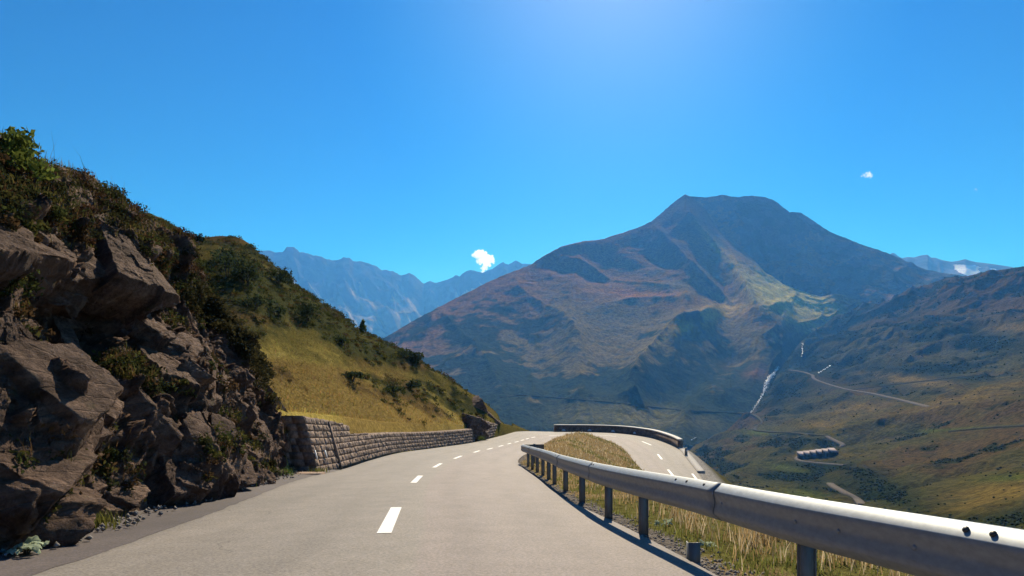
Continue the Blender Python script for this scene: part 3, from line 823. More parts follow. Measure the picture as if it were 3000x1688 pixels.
for px in (1656, 1724, 1794.6, 1859):  # solid white plates; the white paints light seen through the drain openings
    k = int(np.argmin(np.abs(to_px(pth)[0] - px)))
    m = MB(); t_, n_, c_ = pt[k], pn[k], pth[k]
    pts = [c_ + t_ * 0.26 * math.cos(a) + np.array([0, 0, 0.12 + 0.22 * math.sin(a)]) for a in np.linspace(0, math.pi, 9)]
    F = np.array([q - n_ * 0.02 for q in pts] + [q + n_ * 0.08 for q in pts])
    Q = [[j, j + 1, j + 10, j + 9] for j in range(8)] + [[0, 8, 17, 9]]
    T = [[0, j, j + 1] for j in range(1, 8)]
    m.add(F, Q, [t[::-1] for t in T])
    adopt(m.build('drain_light_plate', M['white'], proot), proot)
# pale kerb stones after the parapet
kk = LQ[pi1:idx(20) + 4]
kt = np.gradient(kk, axis=0); kt[:, 2] = 0; kt /= np.linalg.norm(kt, axis=1, keepdims=True); kn = np.stack([-kt[:, 1], kt[:, 0], kt[:, 2] * 0], 1)
def ks_(o, h): r = kk + kn * o; r = r.copy(); r[:, 2] += h; return r
kb = strip([ks_(-0.05, -0.1), ks_(-0.03, 0.10), ks_(0.5, 0.13), ks_(0.62, -0.3)])
tag(kb.build('kerb', M['kerb']), kind='structure')
# lone marker post past the parapet
c = P(2010, 1338, 61.5)
m = MB(); m.hexa([c + np.array(q) for q in ((-.12, -.1, -.2), (.12, -.1, -.2), (.12, .1, -.2), (-.12, .1, -.2), (-.10, -.08, .75), (.10, -.08, .82), (.10, .08, .82), (-.10, .08, .75))])
bol = m.build('bollard', M['post_steel'])
tag(bol, 'stubby dark bollard beside the lower road just past the parapet end', 'bollard')
m = MB(); m.box(c + np.array([0, -0.105, 0.55]), (0.06, 0.006, 0.07)); m.build('reflector', M['white'], bol)

# ------------------------------------------------------------------ guardrail
rail_pts = np.array([(2.75, -6), (2.35, 0), (2.12, 2.8), (1.87, 4.46), (1.70, 6.4), (1.50, 8.09), (1.33, 9.87), (1.20, 12.4), (1.11, 15), (1.05, 17.9), (0.98, 19.6), (0.90, 21.5), (0.80, 23.3), (0.70, 25.7), (0.60, 28), (0.50, 29.8),
                     (0.52, 30.5), (0.70, 31.0), (1.0, 31.15), (1.4, 30.9)])
def rail_z(y): return plane_z(y) + np.interp(y, [0, 15, 30], [0.745, 0.76, 0.86])
rp = polyinterp(np.column_stack([rail_pts, rail_z(rail_pts[:, 1])]), 260)
rt = np.gradient(rp, axis=0); rth = rt.copy(); rth[:, 2] = 0; rth /= np.linalg.norm(rth, axis=1, keepdims=True)
rn = np.stack([-rth[:, 1], rth[:, 0], rth[:, 2] * 0], 1)       # towards the road (left of travel)
prof = [(0.000, -0.016), (0.008, -0.003), (0.028, -0.004), (0.088, -0.062), (0.092, -0.068), (0.091, -0.098), (0.084, -0.126), (0.080, -0.146), (0.079, -0.158), (0.080, -0.170),
        (0.084, -0.190), (0.091, -0.218), (0.092, -0.246), (0.088, -0.258), (0.028, -0.310), (0.008, -0.316), (0.0, -0.304)]
back = [(a - 0.007 if 2 < k < 14 else a - 0.004, b + (-0.004 if k < 3 else 0.004 if k > 13 else 0)) for k, (a, b) in enumerate(prof)][::-1]
ring = prof + back
def rail_mesh(i0, i1, push=0.0):
    q = rp[i0:i1 + 1]; n_ = rn[i0:i1 + 1]
    V = np.stack([q + n_ * (a + push) + np.array([0, 0, b]) for a, b in ring], 1)
    n, k = V.shape[:2]; i = np.arange(n * k).reshape(n, k); j = np.roll(i, -1, 1)
    Q = np.stack([i[:-1], i[1:], j[1:], j[:-1]], -1).reshape(-1, 4)
    h = len(prof)
    caps = [[i[e][x], i[e][x + 1], i[e][k - 2 - x], i[e][k - 1 - x]] for e in (0, -1) for x in range(h - 1)]
    return V, np.concatenate([Q, caps])
groot = empty('guardrail', (rail_pts[5][0], rail_pts[5][1], plane_z(rail_pts[5][1])))
tag(groot, 'galvanised steel guardrail curving along the right road edge', 'guardrail')
seam = [0, 45, 80, 112, 146, 180, 214, 259]
for a, b, k in zip(seam[:-1], seam[1:], range(9)):
    m = MB(); V, Q = rail_mesh(a, min(b + (2 if b < 259 else 0), 259), 0.0 if k % 2 else 0.009); m.add(V, Q)
    adopt(m.build('rail_beam', M['steel'], groot, smooth=False), groot)
ry = rp[:245, 1]
def rail_at(y):
    k = int(np.argmin(np.abs(ry - y))); return rp[k], rn[k], rth[k]
for y in (-4.5, -1.5, 1.6, 4.46, 8.09, 9.87, 12.4, 15.0, 17.9, 19.6, 21.5, 23.3, 25.7, 28.0):
    p, n_, t_ = rail_at(y)
    g = drop(isl_bvh, p[0] + 0.05, p[1], 5)
    g = plane_z(y) if g is None else g
    m = MB(); ax = np.array([n_, t_, [0, 0, 1]]); top = p[2] - 0.02; hh = (top - g + 0.35) / 2; cz = top - hh
    cc = p - n_ * 0.065; cc = np.array([cc[0], cc[1], cz])
    m.box(cc, (0.004, 0.0 + 0.05, hh), np.array([t_, n_, [0, 0, 1]]))            # web
    m.box(cc - n_ * 0.05, (0.055, 0.004, hh - 0.002), np.array([t_, n_, [0, 0, 1]]))
    m.box(cc - t_ * 0.045, (0.004, 0.055, hh - 0.001), np.array([t_, n_, [0, 0, 1]]))
    m2 = MB(); 
    adopt(m.build('post', M['post_steel'], groot), groot)
# end post where the rail turns back
p, n_, t_ = rp[256], rn[256], rth[256]
m = MB(); m.box(np.array([p[0], p[1], p[2] - 0.45]) - n_ * 0.065, (0.05, 0.05, 0.48), np.array([t_, n_, [0, 0, 1]])); adopt(m.build('post', M['post_steel'], groot), groot)
def bolt(c, axis, r, hgt):
    m = MB(); a = np.asarray(axis); a = a / np.linalg.norm(a); u_ = np.cross(a, [0.3, 1, 0.2]); u_ /= np.linalg.norm(u_); w_ = np.cross(a, u_)
    V = [c + a * h * hgt + rr * r * (math.cos(t) * u_ + math.sin(t) * w_) for h, rr in ((0, 1), (0.55, 0.95), (0.85, 0.6)) for t in np.arange(8) / 8 * 2 * math.pi] + [c + a * hgt]
    Q = [[8 * l + k, 8 * l + (k + 1) % 8, 8 * l + 8 + (k + 1) % 8, 8 * l + 8 + k] for l in (0, 1) for k in range(8)]
    m.add(V, Q, [[16 + k, 16 + (k + 1) % 8, 24] for k in range(8)]); return m
for px in (2805, 2900, 1990, 2013, 2060, 1735, 1743, 1630, 1575):     # pairs on the top slope at the laps
    k = int(np.argmin(np.abs(to_px(rp[:240] + rn[:240] * 0.05)[0] - px)))
    c_ = rp[k] + rn[k] * 0.062 + np.array([0, 0, -0.034])
    adopt(bolt(c_, rn[k] * 0.75 + np.array([0, 0, 0.65]), 0.016, 0.014).build('bolt', M['bolt'], groot), groot)
for px in (2135, 2350, 1900, 1808, 2480, 2690):        # slotted bolts in the valley of the beam
    k = int(np.argmin(np.abs(to_px(rp[:240])[0] - px)))
    c_ = rp[k] + rn[k] * 0.078 + np.array([0, 0, -0.158])
    adopt(bolt(c_, rn[k], 0.014, 0.010).build('bolt', M['steel'], groot), groot)
# sawn-off post stub
g = drop(isl_bvh, 1.72, 6.4, 5)
m = MB(); gz = g if g is not None else plane_z(6.4)
m.box((1.705, 6.38, gz + 0.03), (0.055, 0.004, 0.17)); m.box((1.655, 6.43, gz + 0.025), (0.004, 0.048, 0.165)); m.box((1.755, 6.43, gz + 0.022), (0.004, 0.048, 0.16))
tag(m.build('post_stub', M['post_steel']), 'short sawn-off steel post standing alone under the guardrail', 'post')

# ------------------------------------------------------------------ mountains and valley
def loft(rows, nu, nv, keys=None, smooth=True):
    rs = []
    for r in rows:
        r = np.array([P(*p) for p in r]); 
        px, py = to_px(r)
        s = np.concatenate([[0], np.cumsum(np.hypot(np.diff(px), np.diff(py)))]); s /= s[-1]
        rs.append(np.stack([np.interp(np.linspace(0, 1, nu), s, r[:, k]) for k in range(3)], 1))
    rs = np.array(rs)                                   # rows, nu, 3
    key = np.linspace(0, 1, len(rs)) if keys is None else np.array(keys, float)
    q = np.linspace(0, 1, nv)
    return np.stack([crom(key, rs[:, i], q) for i in range(nu)], 1)   # nv, nu, 3
def ridge_f(V, line, width):
    px, py = to_px(V)
    d = np.full(px.shape, 1e9)
    for (x0, y0), (x1, y1) in zip(line[:-1], line[1:]):
        L = math.hypot(x1 - x0, y1 - y0); t = np.clip(((px - x0) * (x1 - x0) + (py - y0) * (y1 - y0)) / L ** 2, 0, 1)
        d = np.minimum(d, np.hypot(px - x0 - t * (x1 - x0), py - y0 - t * (y1 - y0)))
    return np.exp(-d / width)
def blob(V, cx, cy, rx_, ry_, ang=0, p=2):
    px, py = to_px(V); a = R(ang)
    X = ((px - cx) * math.cos(a) + (py - cy) * math.sin(a)) / rx_; Y = (-(px - cx) * math.sin(a) + (py - cy) * math.cos(a)) / ry_
    return np.exp(-(X * X + Y * Y) ** (p / 2))
def with_back(V, back=350, fall=300, side=0):
    r0 = V[0]; d = r0 / np.linalg.norm(r0[:, :2], axis=1, keepdims=True); d[:, 2] = 0
    b1 = r0 + d * back * 0.35; b1[:, 2] -= fall * 0.25
    b2 = r0 + d * back; b2[:, 2] -= fall
    return np.concatenate([[b2], [b1], V], 0)
def surf(name, V, mat, col, **kw):
    nv, nu = V.shape[:2]
    return tag(mk(name, V, grid_faces(nu, nv, flip=True), None, mat, col=col.reshape(-1, 3), smooth=True), kind='structure')

main_sky = [(1080, 1020), (1128, 989), (1229, 930), (1333, 875), (1436, 823.5), (1500, 797), (1555, 776), (1592, 751), (1643, 722.6), (1706, 707), (1768, 701), (1790, 692), (1819, 684), (1866, 668), (1907, 650), (1938, 624), (1980, 588), (2000, 574), (2008, 569.5), (2021, 575)]
sky_d = lambda px: np.interp(px, [1080, 1128, 1600, 2008], [1900, 1950, 2420, 2850])
r0 = [(x, y, sky_d(x)) for x, y in main_sky] + [(2060, 605, 2830), (2103, 671, 2760), (2155, 712, 2700), (2207, 759, 2620), (2243, 800, 2560), (2290, 831, 2500), (2362, 857, 2420), (2404, 869, 2380), (2440, 864, 2350), (2470, 868, 2330), (2520, 884, 2300)]
foot = [(1050, 1345, 1000), (1250, 1340, 1000), (1450, 1335, 1000), (1700, 1330, 1000), (1900, 1320, 1040), (2050, 1300, 1100), (2130, 1262, 1190), (2205, 1209, 1330), (2280, 1100, 1600), (2345, 1005, 1930), (2400, 960, 2050), (2470, 920, 2200), (2530, 890, 2290)]
V = loft([r0, foot], 460, 330)
nv, nu = V.shape[:2]
tv = np.linspace(0, 1, nv)[:, None]; tu = np.linspace(0, 1, nu)[None, :]
H0 = V[0, :, 2][None] - V[-1, :, 2][None]
V[..., 2] -= H0 * (0.16 - 0.36 * sstep(0.68, 0.86, tu)) * np.sin(np.pi * tv) * (1 - 0.3 * tv)
for ln, w, a in [([(2083, 940), (1970, 985), (1900, 1060), (1861, 1120)], 38, 42), ([(2021, 640), (2100, 740), (2170, 830), (2210, 900)], 24, 30), ([(1930, 680), (2040, 790), (2140, 880)], 22, 24),
                 ([(1643, 745), (1740, 770), (1830, 830), (1960, 850)], 22, 28), ([(1520, 860), (1650, 930), (1700, 1010)], 30, 20), ([(2240, 805), (2330, 870), (2440, 910)], 40, -10), ([(1770, 900), (1900, 880), (2020, 890)], 30, 25),
                 ([(1690, 1170), (1860, 1175), (2000, 1215)], 22, 14), ([(1860, 1150), (1900, 1190)], 14, 16), ([(1300, 930), (1420, 1060), (1480, 1180)], 40, 18)]:
    V[..., 2] += a * ridge_f(V, ln, w) * sstep(0, 0.06, tv)
for cx, cy, rx_, ry_, an, a in [(1720, 765, 130, 38, 12, -46), (2100, 850, 85, 28, 18, -34), (1930, 745, 60, 22, 25, -26), (1990, 1120, 110, 55, -20, -34), (2150, 1030, 60, 40, 0, -20), (1560, 1010, 60, 90, 0, -16)]:
    V[..., 2] += a * blob(V, cx, cy, rx_, ry_, an) * sstep(0, 0.05, tv)
prm = np.stack([np.broadcast_to(tu * 11, (nv, nu)), np.broadcast_to(tv * 3.0, (nv, nu)), np.zeros((nv, nu))], -1).reshape(-1, 3)
prm = prm + 0.25 * np.stack([fbm(prm * 0.9, 3, 201), fbm(prm * 0.9, 3, 202), prm[:, 2] * 0], 1)
g = ridged(prm, 5, 210).reshape(nv, nu) - 0.45
fl = V.reshape(-1, 3)
V[..., 2] += (22 * g + 6 * fbm(fl / 60, 5, 220).reshape(nv, nu)) * sstep(0, 0.09, tv) * (1 - 0.6 * sstep(0.9, 1, tv)) + 2.5 * fbm(fl / 18, 3, 225).reshape(nv, nu)
def mountain_colour(V):
    sh = V.shape; F = V.reshape(-1, 3)
    px, py = to_px(F)
    n1 = fbm(F / 260, 5, 230); n2 = fbm(F / 70, 5, 240); n3 = fbm(F / 25, 3, 250)
    rust = np.array([0.28, 0.135, 0.065]); olive = np.array([0.20, 0.155, 0.055]); shrub = np.array([0.036, 0.054, 0.026]); rock = np.array([0.115, 0.105, 0.105]); gold = np.array([0.50, 0.36, 0.08]); fan = np.array([0.55, 0.48, 0.13])
    c = olive + 0 * F
    def lay(m, colr):
        nonlocal c
        m = np.clip(m, 0, 1)[:, None]; c = c * (1 - m) + colr * m
    edge = py - np.interp(px, [p[0] for p in main_sky], [p[1] for p in main_sky])
    lay(sstep(190, 40, edge + 110 * n1 + 50 * n2) * (px < 1990) * 0.7, rust)
    lay(sstep(0.05, 0.4, n1 + 0.5 * n2) * 0.5, rust)
    lay(sstep(790, 640, py + 120 * n2 - (px < 1850) * -400) * 0.85, rock)
    B = lambda *a: blob(F, *a)
    lay(B(1900, 870, 190, 30, 8) * (0.6 + n2) * 1.1, np.array([0.36, 0.17, 0.06]))
    lay(B(2090, 920, 90, 26, -12) * 1.1 + B(2010, 960, 120, 12, -28) * 0.9, gold)
    lay(B(2180, 800, 130, 16, 48) * 0.8 + B(2110, 740, 110, 10, 50) * 0.6, gold * 0.85)
    lay(B(2325, 880, 165, 66, 26, 4) * 1.1 * (0.9 + 0.5 * n3), fan)
    lay(B(2400, 940, 50, 18, 10) * 0.6 * (n3 > -0.1), np.array([0.17, 0.15, 0.15]))
    lay(sstep(-0.12, 0.16, (py - 985) / 300 + 0.75 * n2 + 0.5 * n1 + 0.3 * n3) * 0.95 * (1 - 0.97 * B(2320, 885, 190, 90, 24, 4)), shrub)
    lay(B(1880, 1225, 200, 34, 6) * (0.7 + n2), np.array([0.22, 0.19, 0.06])); lay(B(1700, 1215, 90, 30, 0) * (0.5 + n2), np.array([0.19, 0.17, 0.06]))
    lay(B(2205, 1080, 70, 26, 0) * (0.4 + n2), rust)
    return c.reshape(sh) * 0.85
V = with_back(V, 420, 260)
front = surf('mountain', V, M['mountain'], mountain_colour(V))
front_bvh = bvh_of(front)

peak_sky = [(1960, 640), (1985, 596), (2004, 574), (2021, 575), (2067, 578), (2124, 571), (2160, 578), (2202, 572.5), (2243, 577), (2262, 585), (2280, 596), (2313, 622), (2347, 624), (2383, 647.5), (2430, 678.6), (2476, 697), (2518, 715), (2559, 728), (2600, 741), (2657, 766.6), (2714, 790), (2766, 800), (2860, 818), (2950, 850)]
r0 = [(x, y, np.interp(x, [1960, 2300, 2950], [2990, 3050, 2900])) for x, y in peak_sky]
rb_ = [(1960, 1000, 2700), (2150, 930, 2680), (2300, 890, 2640), (2404, 880, 2600), (2518, 893, 2500), (2600, 895, 2440), (2700, 885, 2400), (2850, 880, 2350), (2950, 880, 2330)]
V = loft([r0, rb_], 360, 200); nv, nu = V.shape[:2]
tv = np.linspace(0, 1, nv)[:, None]; tu = np.linspace(0, 1, nu)[None, :]
for ln, w, a in [([(2280, 600), (2380, 700), (2500, 740), (2620, 830)], 20, 28), ([(2130, 590), (2180, 690), (2260, 790)], 18, 24), ([(2350, 740), (2480, 760), (2560, 800)], 16, 20)]:
    V[..., 2] += a * ridge_f(V, ln, w) * sstep(0, 0.1, tv)
prm = np.stack([np.broadcast_to(tu * 10 + tv * 1.5, (nv, nu)), np.broadcast_to(tv * 2.4, (nv, nu)), np.ones((nv, nu))], -1).reshape(-1, 3)
fl = V.reshape(-1, 3)
V[..., 2] += (30 * (ridged(prm, 5, 310).reshape(nv, nu) - 0.45) + 12 * fbm(fl / 70, 5, 320).reshape(nv, nu)) * sstep(0, 0.1, tv) + 3.5 * fbm(fl / 22, 3, 325).reshape(nv, nu)
n1 = fbm(V.reshape(-1, 3) / 150, 5, 330).reshape(nv, nu, 1); n2 = fbm(V.reshape(-1, 3) / 45, 4, 331).reshape(nv, nu, 1)
pc = np.array([0.10, 0.09, 0.08]) + 0 * V
pc = np.where(n1 + 0.5 * n2 > 0.12, np.array([0.20, 0.12, 0.06]), pc); pc = np.where(n1 - 0.6 * n2 < -0.22, np.array([0.055, 0.06, 0.036]), pc)
Vb = with_back(V, 400, 260); pc = np.concatenate([pc[:1], pc[:1], pc], 0)
surf('mountain', Vb, M['mountain'], pc)

left_sky = [(640, 770), (700, 748), (756, 735), (783, 732), (808, 740), (828, 739), (841, 724.5), (861, 724.5), (878, 737), (915, 746), (940, 751), (957, 760), (986, 762), (1006, 753.5), (1023, 754), (1035, 764), (1056, 766), (1093, 777.5), (1118, 791), (1151, 793), (1176, 809), (1197, 799), (1213, 805), (1242, 832), (1259, 823), (1275, 829), (1300, 822), (1318, 816), (1333, 807), (1346, 809), (1362, 798), (1379, 791), (1400, 797), (1412, 799), (1441, 787), (1474, 768), (1489, 774), (1499, 770), (1511, 763), (1528, 774), (1553, 774), (1640, 800)]
r0 = [(x, y, np.interp(x, [640, 1242, 1640], [5600, 6900, 6500])) for x, y in left_sky]
rb_ = [(640, 1130, 4500), (900, 1120, 4600), (1100, 1090, 4800), (1250, 1040, 5200), (1400, 1000, 5300), (1640, 960, 5200)]
V = loft([r0, rb_], 460, 200); nv, nu = V.shape[:2]
tv = np.linspace(0, 1, nv)[:, None]; tu = np.linspace(0, 1, nu)[None, :]
V[..., 2] -= (V[0, :, 2] - V[-1, :, 2])[None] * 0.12 * np.sin(np.pi * tv)
prm = np.stack([np.broadcast_to(tu * 16 - tv * 3.5, (nv, nu)), np.broadcast_to(tv * 2.2, (nv, nu)), np.full((nv, nu), 2.0)], -1).reshape(-1, 3)
fl = V.reshape(-1, 3)
prm = prm + 0.45 * np.stack([fbm(prm * 1.3, 4, 405), fbm(prm * 1.3, 4, 406), prm[:, 2] * 0], 1)
V[..., 2] += (115 * (ridged(prm, 6, 410, 0.58).reshape(nv, nu) - 0.45) + 60 * fbm(fl / 260, 5, 420).reshape(nv, nu)) * sstep(0, 0.2, tv) + 16 * fbm(fl / 55, 4, 425, 0.6).reshape(nv, nu) * sstep(0.3, 0, tv)
n1 = fbm(prm * np.array([2.0, 0.6, 1]), 5, 430).reshape(nv, nu, 1)
t3 = tv[..., None] + 0.25 * n1
fc = np.where(t3 < 0.26, np.array([0.08, 0.076, 0.076]), np.where(n1 > 0.02, np.array([0.32, 0.25, 0.14]), np.array([0.16, 0.14, 0.09])))
Vb = with_back(V, 700, 500); fc = np.concatenate([fc[:1], fc[:1], fc], 0)
surf('mountain', Vb, M['far'], fc)

right_sky = [(2560, 760), (2606, 746), (2614, 741), (2621, 742), (2632, 751), (2642, 756), (2660, 753), (2678, 754), (2700, 748), (2717, 746), (2728, 755), (2740, 755), (2760, 762), (2787, 767), (2808, 764), (2828, 759), (2840, 763), (2859, 768), (2880, 770), (2911, 774), (2963, 782), (3000, 790), (3100, 800), (3300, 830)]
r0 = [(x, y, 5400) for x, y in right_sky]; rb_ = [(2560, 900, 4500), (2800, 890, 4450), (3300, 900, 4400)]
V = loft([r0, rb_], 240, 90); nv, nu = V.shape[:2]
tv = np.linspace(0, 1, nv)[:, None]; tu = np.linspace(0, 1, nu)[None, :]
prm = np.stack([np.broadcast_to(tu * 12, (nv, nu)), np.broadcast_to(tv * 2, (nv, nu)), np.full((nv, nu), 3.0)], -1).reshape(-1, 3)
V[..., 2] += 60 * (ridged(prm, 5, 510).reshape(nv, nu) - 0.45) * sstep(0, 0.2, tv)
sc_ = np.array([0.12, 0.115, 0.12]) + 0 * V
px, py = to_px(V); sn = fbm(np.stack([px / 22, py / 9, px * 0], -1).reshape(-1, 3), 4, 520).reshape(nv, nu)
white_patch = (blob(V, 2832, 790, 46, 17, 8, 3) + 0.55 * blob(V, 2905, 788, 30, 4, 8) + 0.35 * sn) > 0.52  # white area painted on the ridge in place of a low cloud bank
sc_[white_patch] = (0.95, 0.95, 0.97)
Vb = with_back(V, 700, 400); sc_ = np.concatenate([sc_[:1] * 0 + 0.12, sc_[:1] * 0 + 0.12, sc_], 0)
surf('mountain', Vb, M['far'], sc_)

# valley side on the right
rows = [
    [(2540, 889, 2280), (2606, 880, 2150), (2673, 857, 2000), (2725, 831, 1850), (2776, 813, 1750), (2828, 810.6, 1680), (2880, 798, 1600), (2957, 787, 1500), (3000, 780.5, 1450), (3120, 765, 1380), (3300, 745, 1300)],
    [(2345, 1003, 1930), (2480, 962, 1760), (2650, 922, 1600), (2800, 900, 1450), (3000, 880, 1300), (3150, 870, 1220), (3330, 860, 1150)],
    [(2203, 1208, 1330), (2350, 1130, 1260), (2500, 1110, 1200), (2700, 1080, 1090), (2850, 1060, 1010), (3000, 1035, 940), (3150, 1020, 890), (3350, 1000, 840)],
    [(2040, 1302, 1100), (2200, 1285, 930), (2400, 1245, 830), (2600, 1220, 750), (2800, 1180, 680), (3000, 1140, 620), (3150, 1120, 580), (3380, 1100, 540)],
    [(1960, 1420, 640), (2200, 1400, 570), (2400, 1385, 520), (2600, 1360, 475), (2800, 1330, 430), (3000, 1290, 390), (3150, 1270, 360), (3420, 1250, 330)],
    [(1900, 1570, 370), (2200, 1550, 335), (2500, 1535, 305), (2800, 1500, 265), (3000, 1470, 240), (3150, 1455, 215), (3450, 1440, 190)],
    [(1800, 1850, 190), (2200, 1850, 185), (2500, 1850, 170), (2800, 1830, 150), (3000, 1820, 140), (3150, 1810, 130), (3500, 1800, 120)]]
ROADS = [([(2310, 1084), (2350, 1089), (2386, 1100), (2378, 1106), (2396, 1116), (2430, 1128), (2478, 1141), (2560, 1154), (2640, 1172), (2728, 1194)], 5.0, 'track'),
    ([(2495, 1142), (2600, 1130), (2700, 1118), (2800, 1106), (2880, 1098)], 4, 'track_dim'),
    ([(2200, 1213), (2215, 1218), (2232, 1232), (2236, 1240), (2215, 1250), (2206, 1260), (2260, 1266), (2330, 1268), (2400, 1277), (2418, 1278)], 4.5, 'track_dim'),
    ([(2418, 1278), (2432, 1285), (2455, 1296), (2472, 1303), (2470, 1309), (2455, 1312)], 4.5, 'track'),
    ([(2358, 1334), (2336, 1339), (2330, 1346), (2345, 1352), (2400, 1358), (2480, 1364)], 3.6, 'track'),
    ([(2430, 1416), (2438, 1424), (2470, 1442), (2505, 1460), (2524, 1474), (2526, 1482)], 4, 'track'),
    ([(1460, 1165), (1520, 1157), (1640, 1166), (1760, 1176), (1840, 1184), (1960, 1198), (2080, 1207), (2200, 1212)], 4.5, 'track_dim'),
    ([(2780, 1265), (2850, 1258), (2920, 1252), (3010, 1247)], 2.5, 'track_dim')]
def near_road(V, w):
    r = 0
    for ln, _, _ in ROADS: r = np.maximum(r, ridge_f(V, ln, w))
    return r
V = loft(rows, 420, 460); nv, nu = V.shape[:2]
tv = np.linspace(0, 1, nv)[:, None]; tu = np.linspace(0, 1, nu)[None, :]
fl = V.reshape(-1, 3)
dist = V[..., 1]
q = np.stack([fl[:, 0] / 130 + fl[:, 1] / 260, fl[:, 1] / 150 - fl[:, 0] / 300, fl[:, 2] * 0], 1)
e = sstep(0, 0.04, tv) * sstep(0, 0.05, tu) * (1 - 0.92 * sstep(0.15, 0.75, near_road(V, 22)))
V[..., 2] += (0.022 * dist * (ridged(q, 4, 610).reshape(nv, nu) - 0.4) + 0.006 * dist * fbm(fl / 28, 4, 620).reshape(nv, nu)) * e
for ln, w, a in [([(2140, 1215), (2330, 1245), (2420, 1280), (2600, 1240), (2760, 1210), (3000, 1195)], 26, 7), ([(2300, 1350), (2200, 1380), (2120, 1420)], 16, 6), ([(2560, 980), (2700, 960), (2860, 900)], 26, 12), ([(2420, 1300), (2700, 1250)], 20, -6), ([(2480, 1460), (2700, 1400), (3000, 1330)], 22, -5)]:
    V[..., 2] += a * ridge_f(V, ln, w)
def valley_colour(V):
    sh = V.shape; F = V.reshape(-1, 3); px, py = to_px(F); s = np.maximum(F[:, 1], 150)[:, None]
    Q = np.concatenate([F[:, :2] * np.array([1, 0.55]), F[:, 2:] * 2], 1)
    n1 = fbm(Q / 110, 5, 630); n2 = fbm(Q / 32, 5, 640); n3 = fbm(Q / 10, 3, 650)
    rust = np.array([0.165, 0.10, 0.046]); olive = np.array([0.125, 0.112, 0.036]); shrub = np.array([0.036, 0.05, 0.018]); green = np.array([0.13, 0.15, 0.03]); gold = np.array([0.30, 0.21, 0.06])
    c = olive + 0 * F
    def lay(m, colr):
        nonlocal c
        m = np.clip(m, 0, 1)[:, None]; c = c * (1 - m) + colr * m
    B = lambda *a: blob(F, *a)
    lay(sstep(1010, 850, py + 60 * n1) * 0.8, rust)
    lay(sstep(0.0, 0.35, n1 + 0.4 * n2) * 0.7, rust * 0.9)
    lay(sstep(-0.02, 0.2, n2 + 0.4 * n3 - 0.5 * n1 - 0.04) * 0.9, shrub)
    for a in [(2600, 1100, 240, 40, 4), (2330, 1050, 120, 40, -20), (2900, 1000, 130, 40, 10), (2700, 960, 60, 22, 5), (2560, 1410, 160, 40, 20), (2350, 1400, 150, 26, 6), (2300, 1150, 110, 45, -20), (2420, 1300, 55, 14, 8), (2650, 1470, 190, 24, 12), (2480, 940, 110, 22, -28)]:
        lay(B(*a) * (1.15 + n2), shrub)
    for a in [(2700, 1120, 170, 16, 8), (2500, 1200, 110, 24, -6), (2420, 1335, 100, 12, -3), (2850, 1160, 200, 22, -14), (2950, 960, 70, 14, 0), (2420, 1245, 90, 14, 0), (2900, 1450, 160, 40, -10)]:
        lay(B(*a) * (0.85 + n2 + n3), gold * 0.85)
    for a in [(2220, 1268, 50, 8, 0), (2300, 1370, 60, 9, 10), (2960, 1400, 90, 10, -4), (2350, 1450, 80, 16, 10), (2800, 1258, 200, 5, -4)]:
        lay(B(*a) * 1.0, green)
    return c.reshape(sh) * np.array([0.60, 0.60, 0.46])
valley = surf('valley_slope', V, M['valley'], valley_colour(V))
val_bvh = bvh_of(valley)
VAL = V
def ground_at(px, py):
    best = None
    for b in (val_bvh, front_bvh):
        h, n_ = cast(b, px, py)
        if h is not None and (best is None or h[1] < best[1]): best = h
    return best

# valley roads draped over the slopes
def ribbon(pixels, width, lift, step=6):
    pts = []
    for (x0, y0), (x1, y1) in zip(pixels[:-1], pixels[1:]):
        n = max(2, int(math.hypot(x1 - x0, y1 - y0) / step))
        for k in range(n): pts.append((x0 + (x1 - x0) * k / n, y0 + (y1 - y0) * k / n))
    pts.append(pixels[-1])
    H = [ground_at(*p) for p in pts]; H = np.array([h for h in H if h is not None])
    ks = np.array([1, 2, 3, 2, 1]) / 9
    if len(H) > 6:
        for k in range(3): H[:, k] = np.convolve(np.pad(H[:, k], 2, mode='edge'), ks, 'valid')
    t = np.gradient(H, axis=0); t[:, 2] = 0; t /= np.linalg.norm(t, axis=1, keepdims=True) + 1e-9
    n_ = np.stack([-t[:, 1], t[:, 0], t[:, 2] * 0], 1)
    w = np.broadcast_to(width, (len(H),)) if np.isscalar(width) else np.interp(np.linspace(0, 1, len(H)), np.linspace(0, 1, len(width)), width)
    secs = []
    for o, dz in ((-0.62, -1.2), (-0.5, lift), (0.5, lift), (0.62, -1.2)):
        q = H + n_ * (w * o)[:, None]; q = q.copy(); q[:, 2] += dz; secs.append(q)
    return strip(secs, cap=False)
M['track'] = mat_simple('track_gravel', (0.12, 0.10, 0.08), (0.20, 0.175, 0.14), 0.8, 0.95, 0.2, 0.1, (1, 1, 1), 0.0, 0.0)
M['track_dim'] = mat_simple('grassy_track', (0.06, 0.055, 0.035), (0.11, 0.10, 0.06), 0.8, 0.95, 0.2, 0.1, (1, 1, 1), 0.0, 0.0)
M['bridge_wall'] = mat_simple('dark_bank', (0.05, 0.055, 0.04), (0.08, 0.08, 0.06), 1.2, 0.9, 0.3, 0.2)  # dark green-brown bank tone, used by no object
for pts, w, mt in ROADS:
    tag(ribbon(pts, w, 0.8).build('valley_road', M[mt], smooth=True), kind='structure')

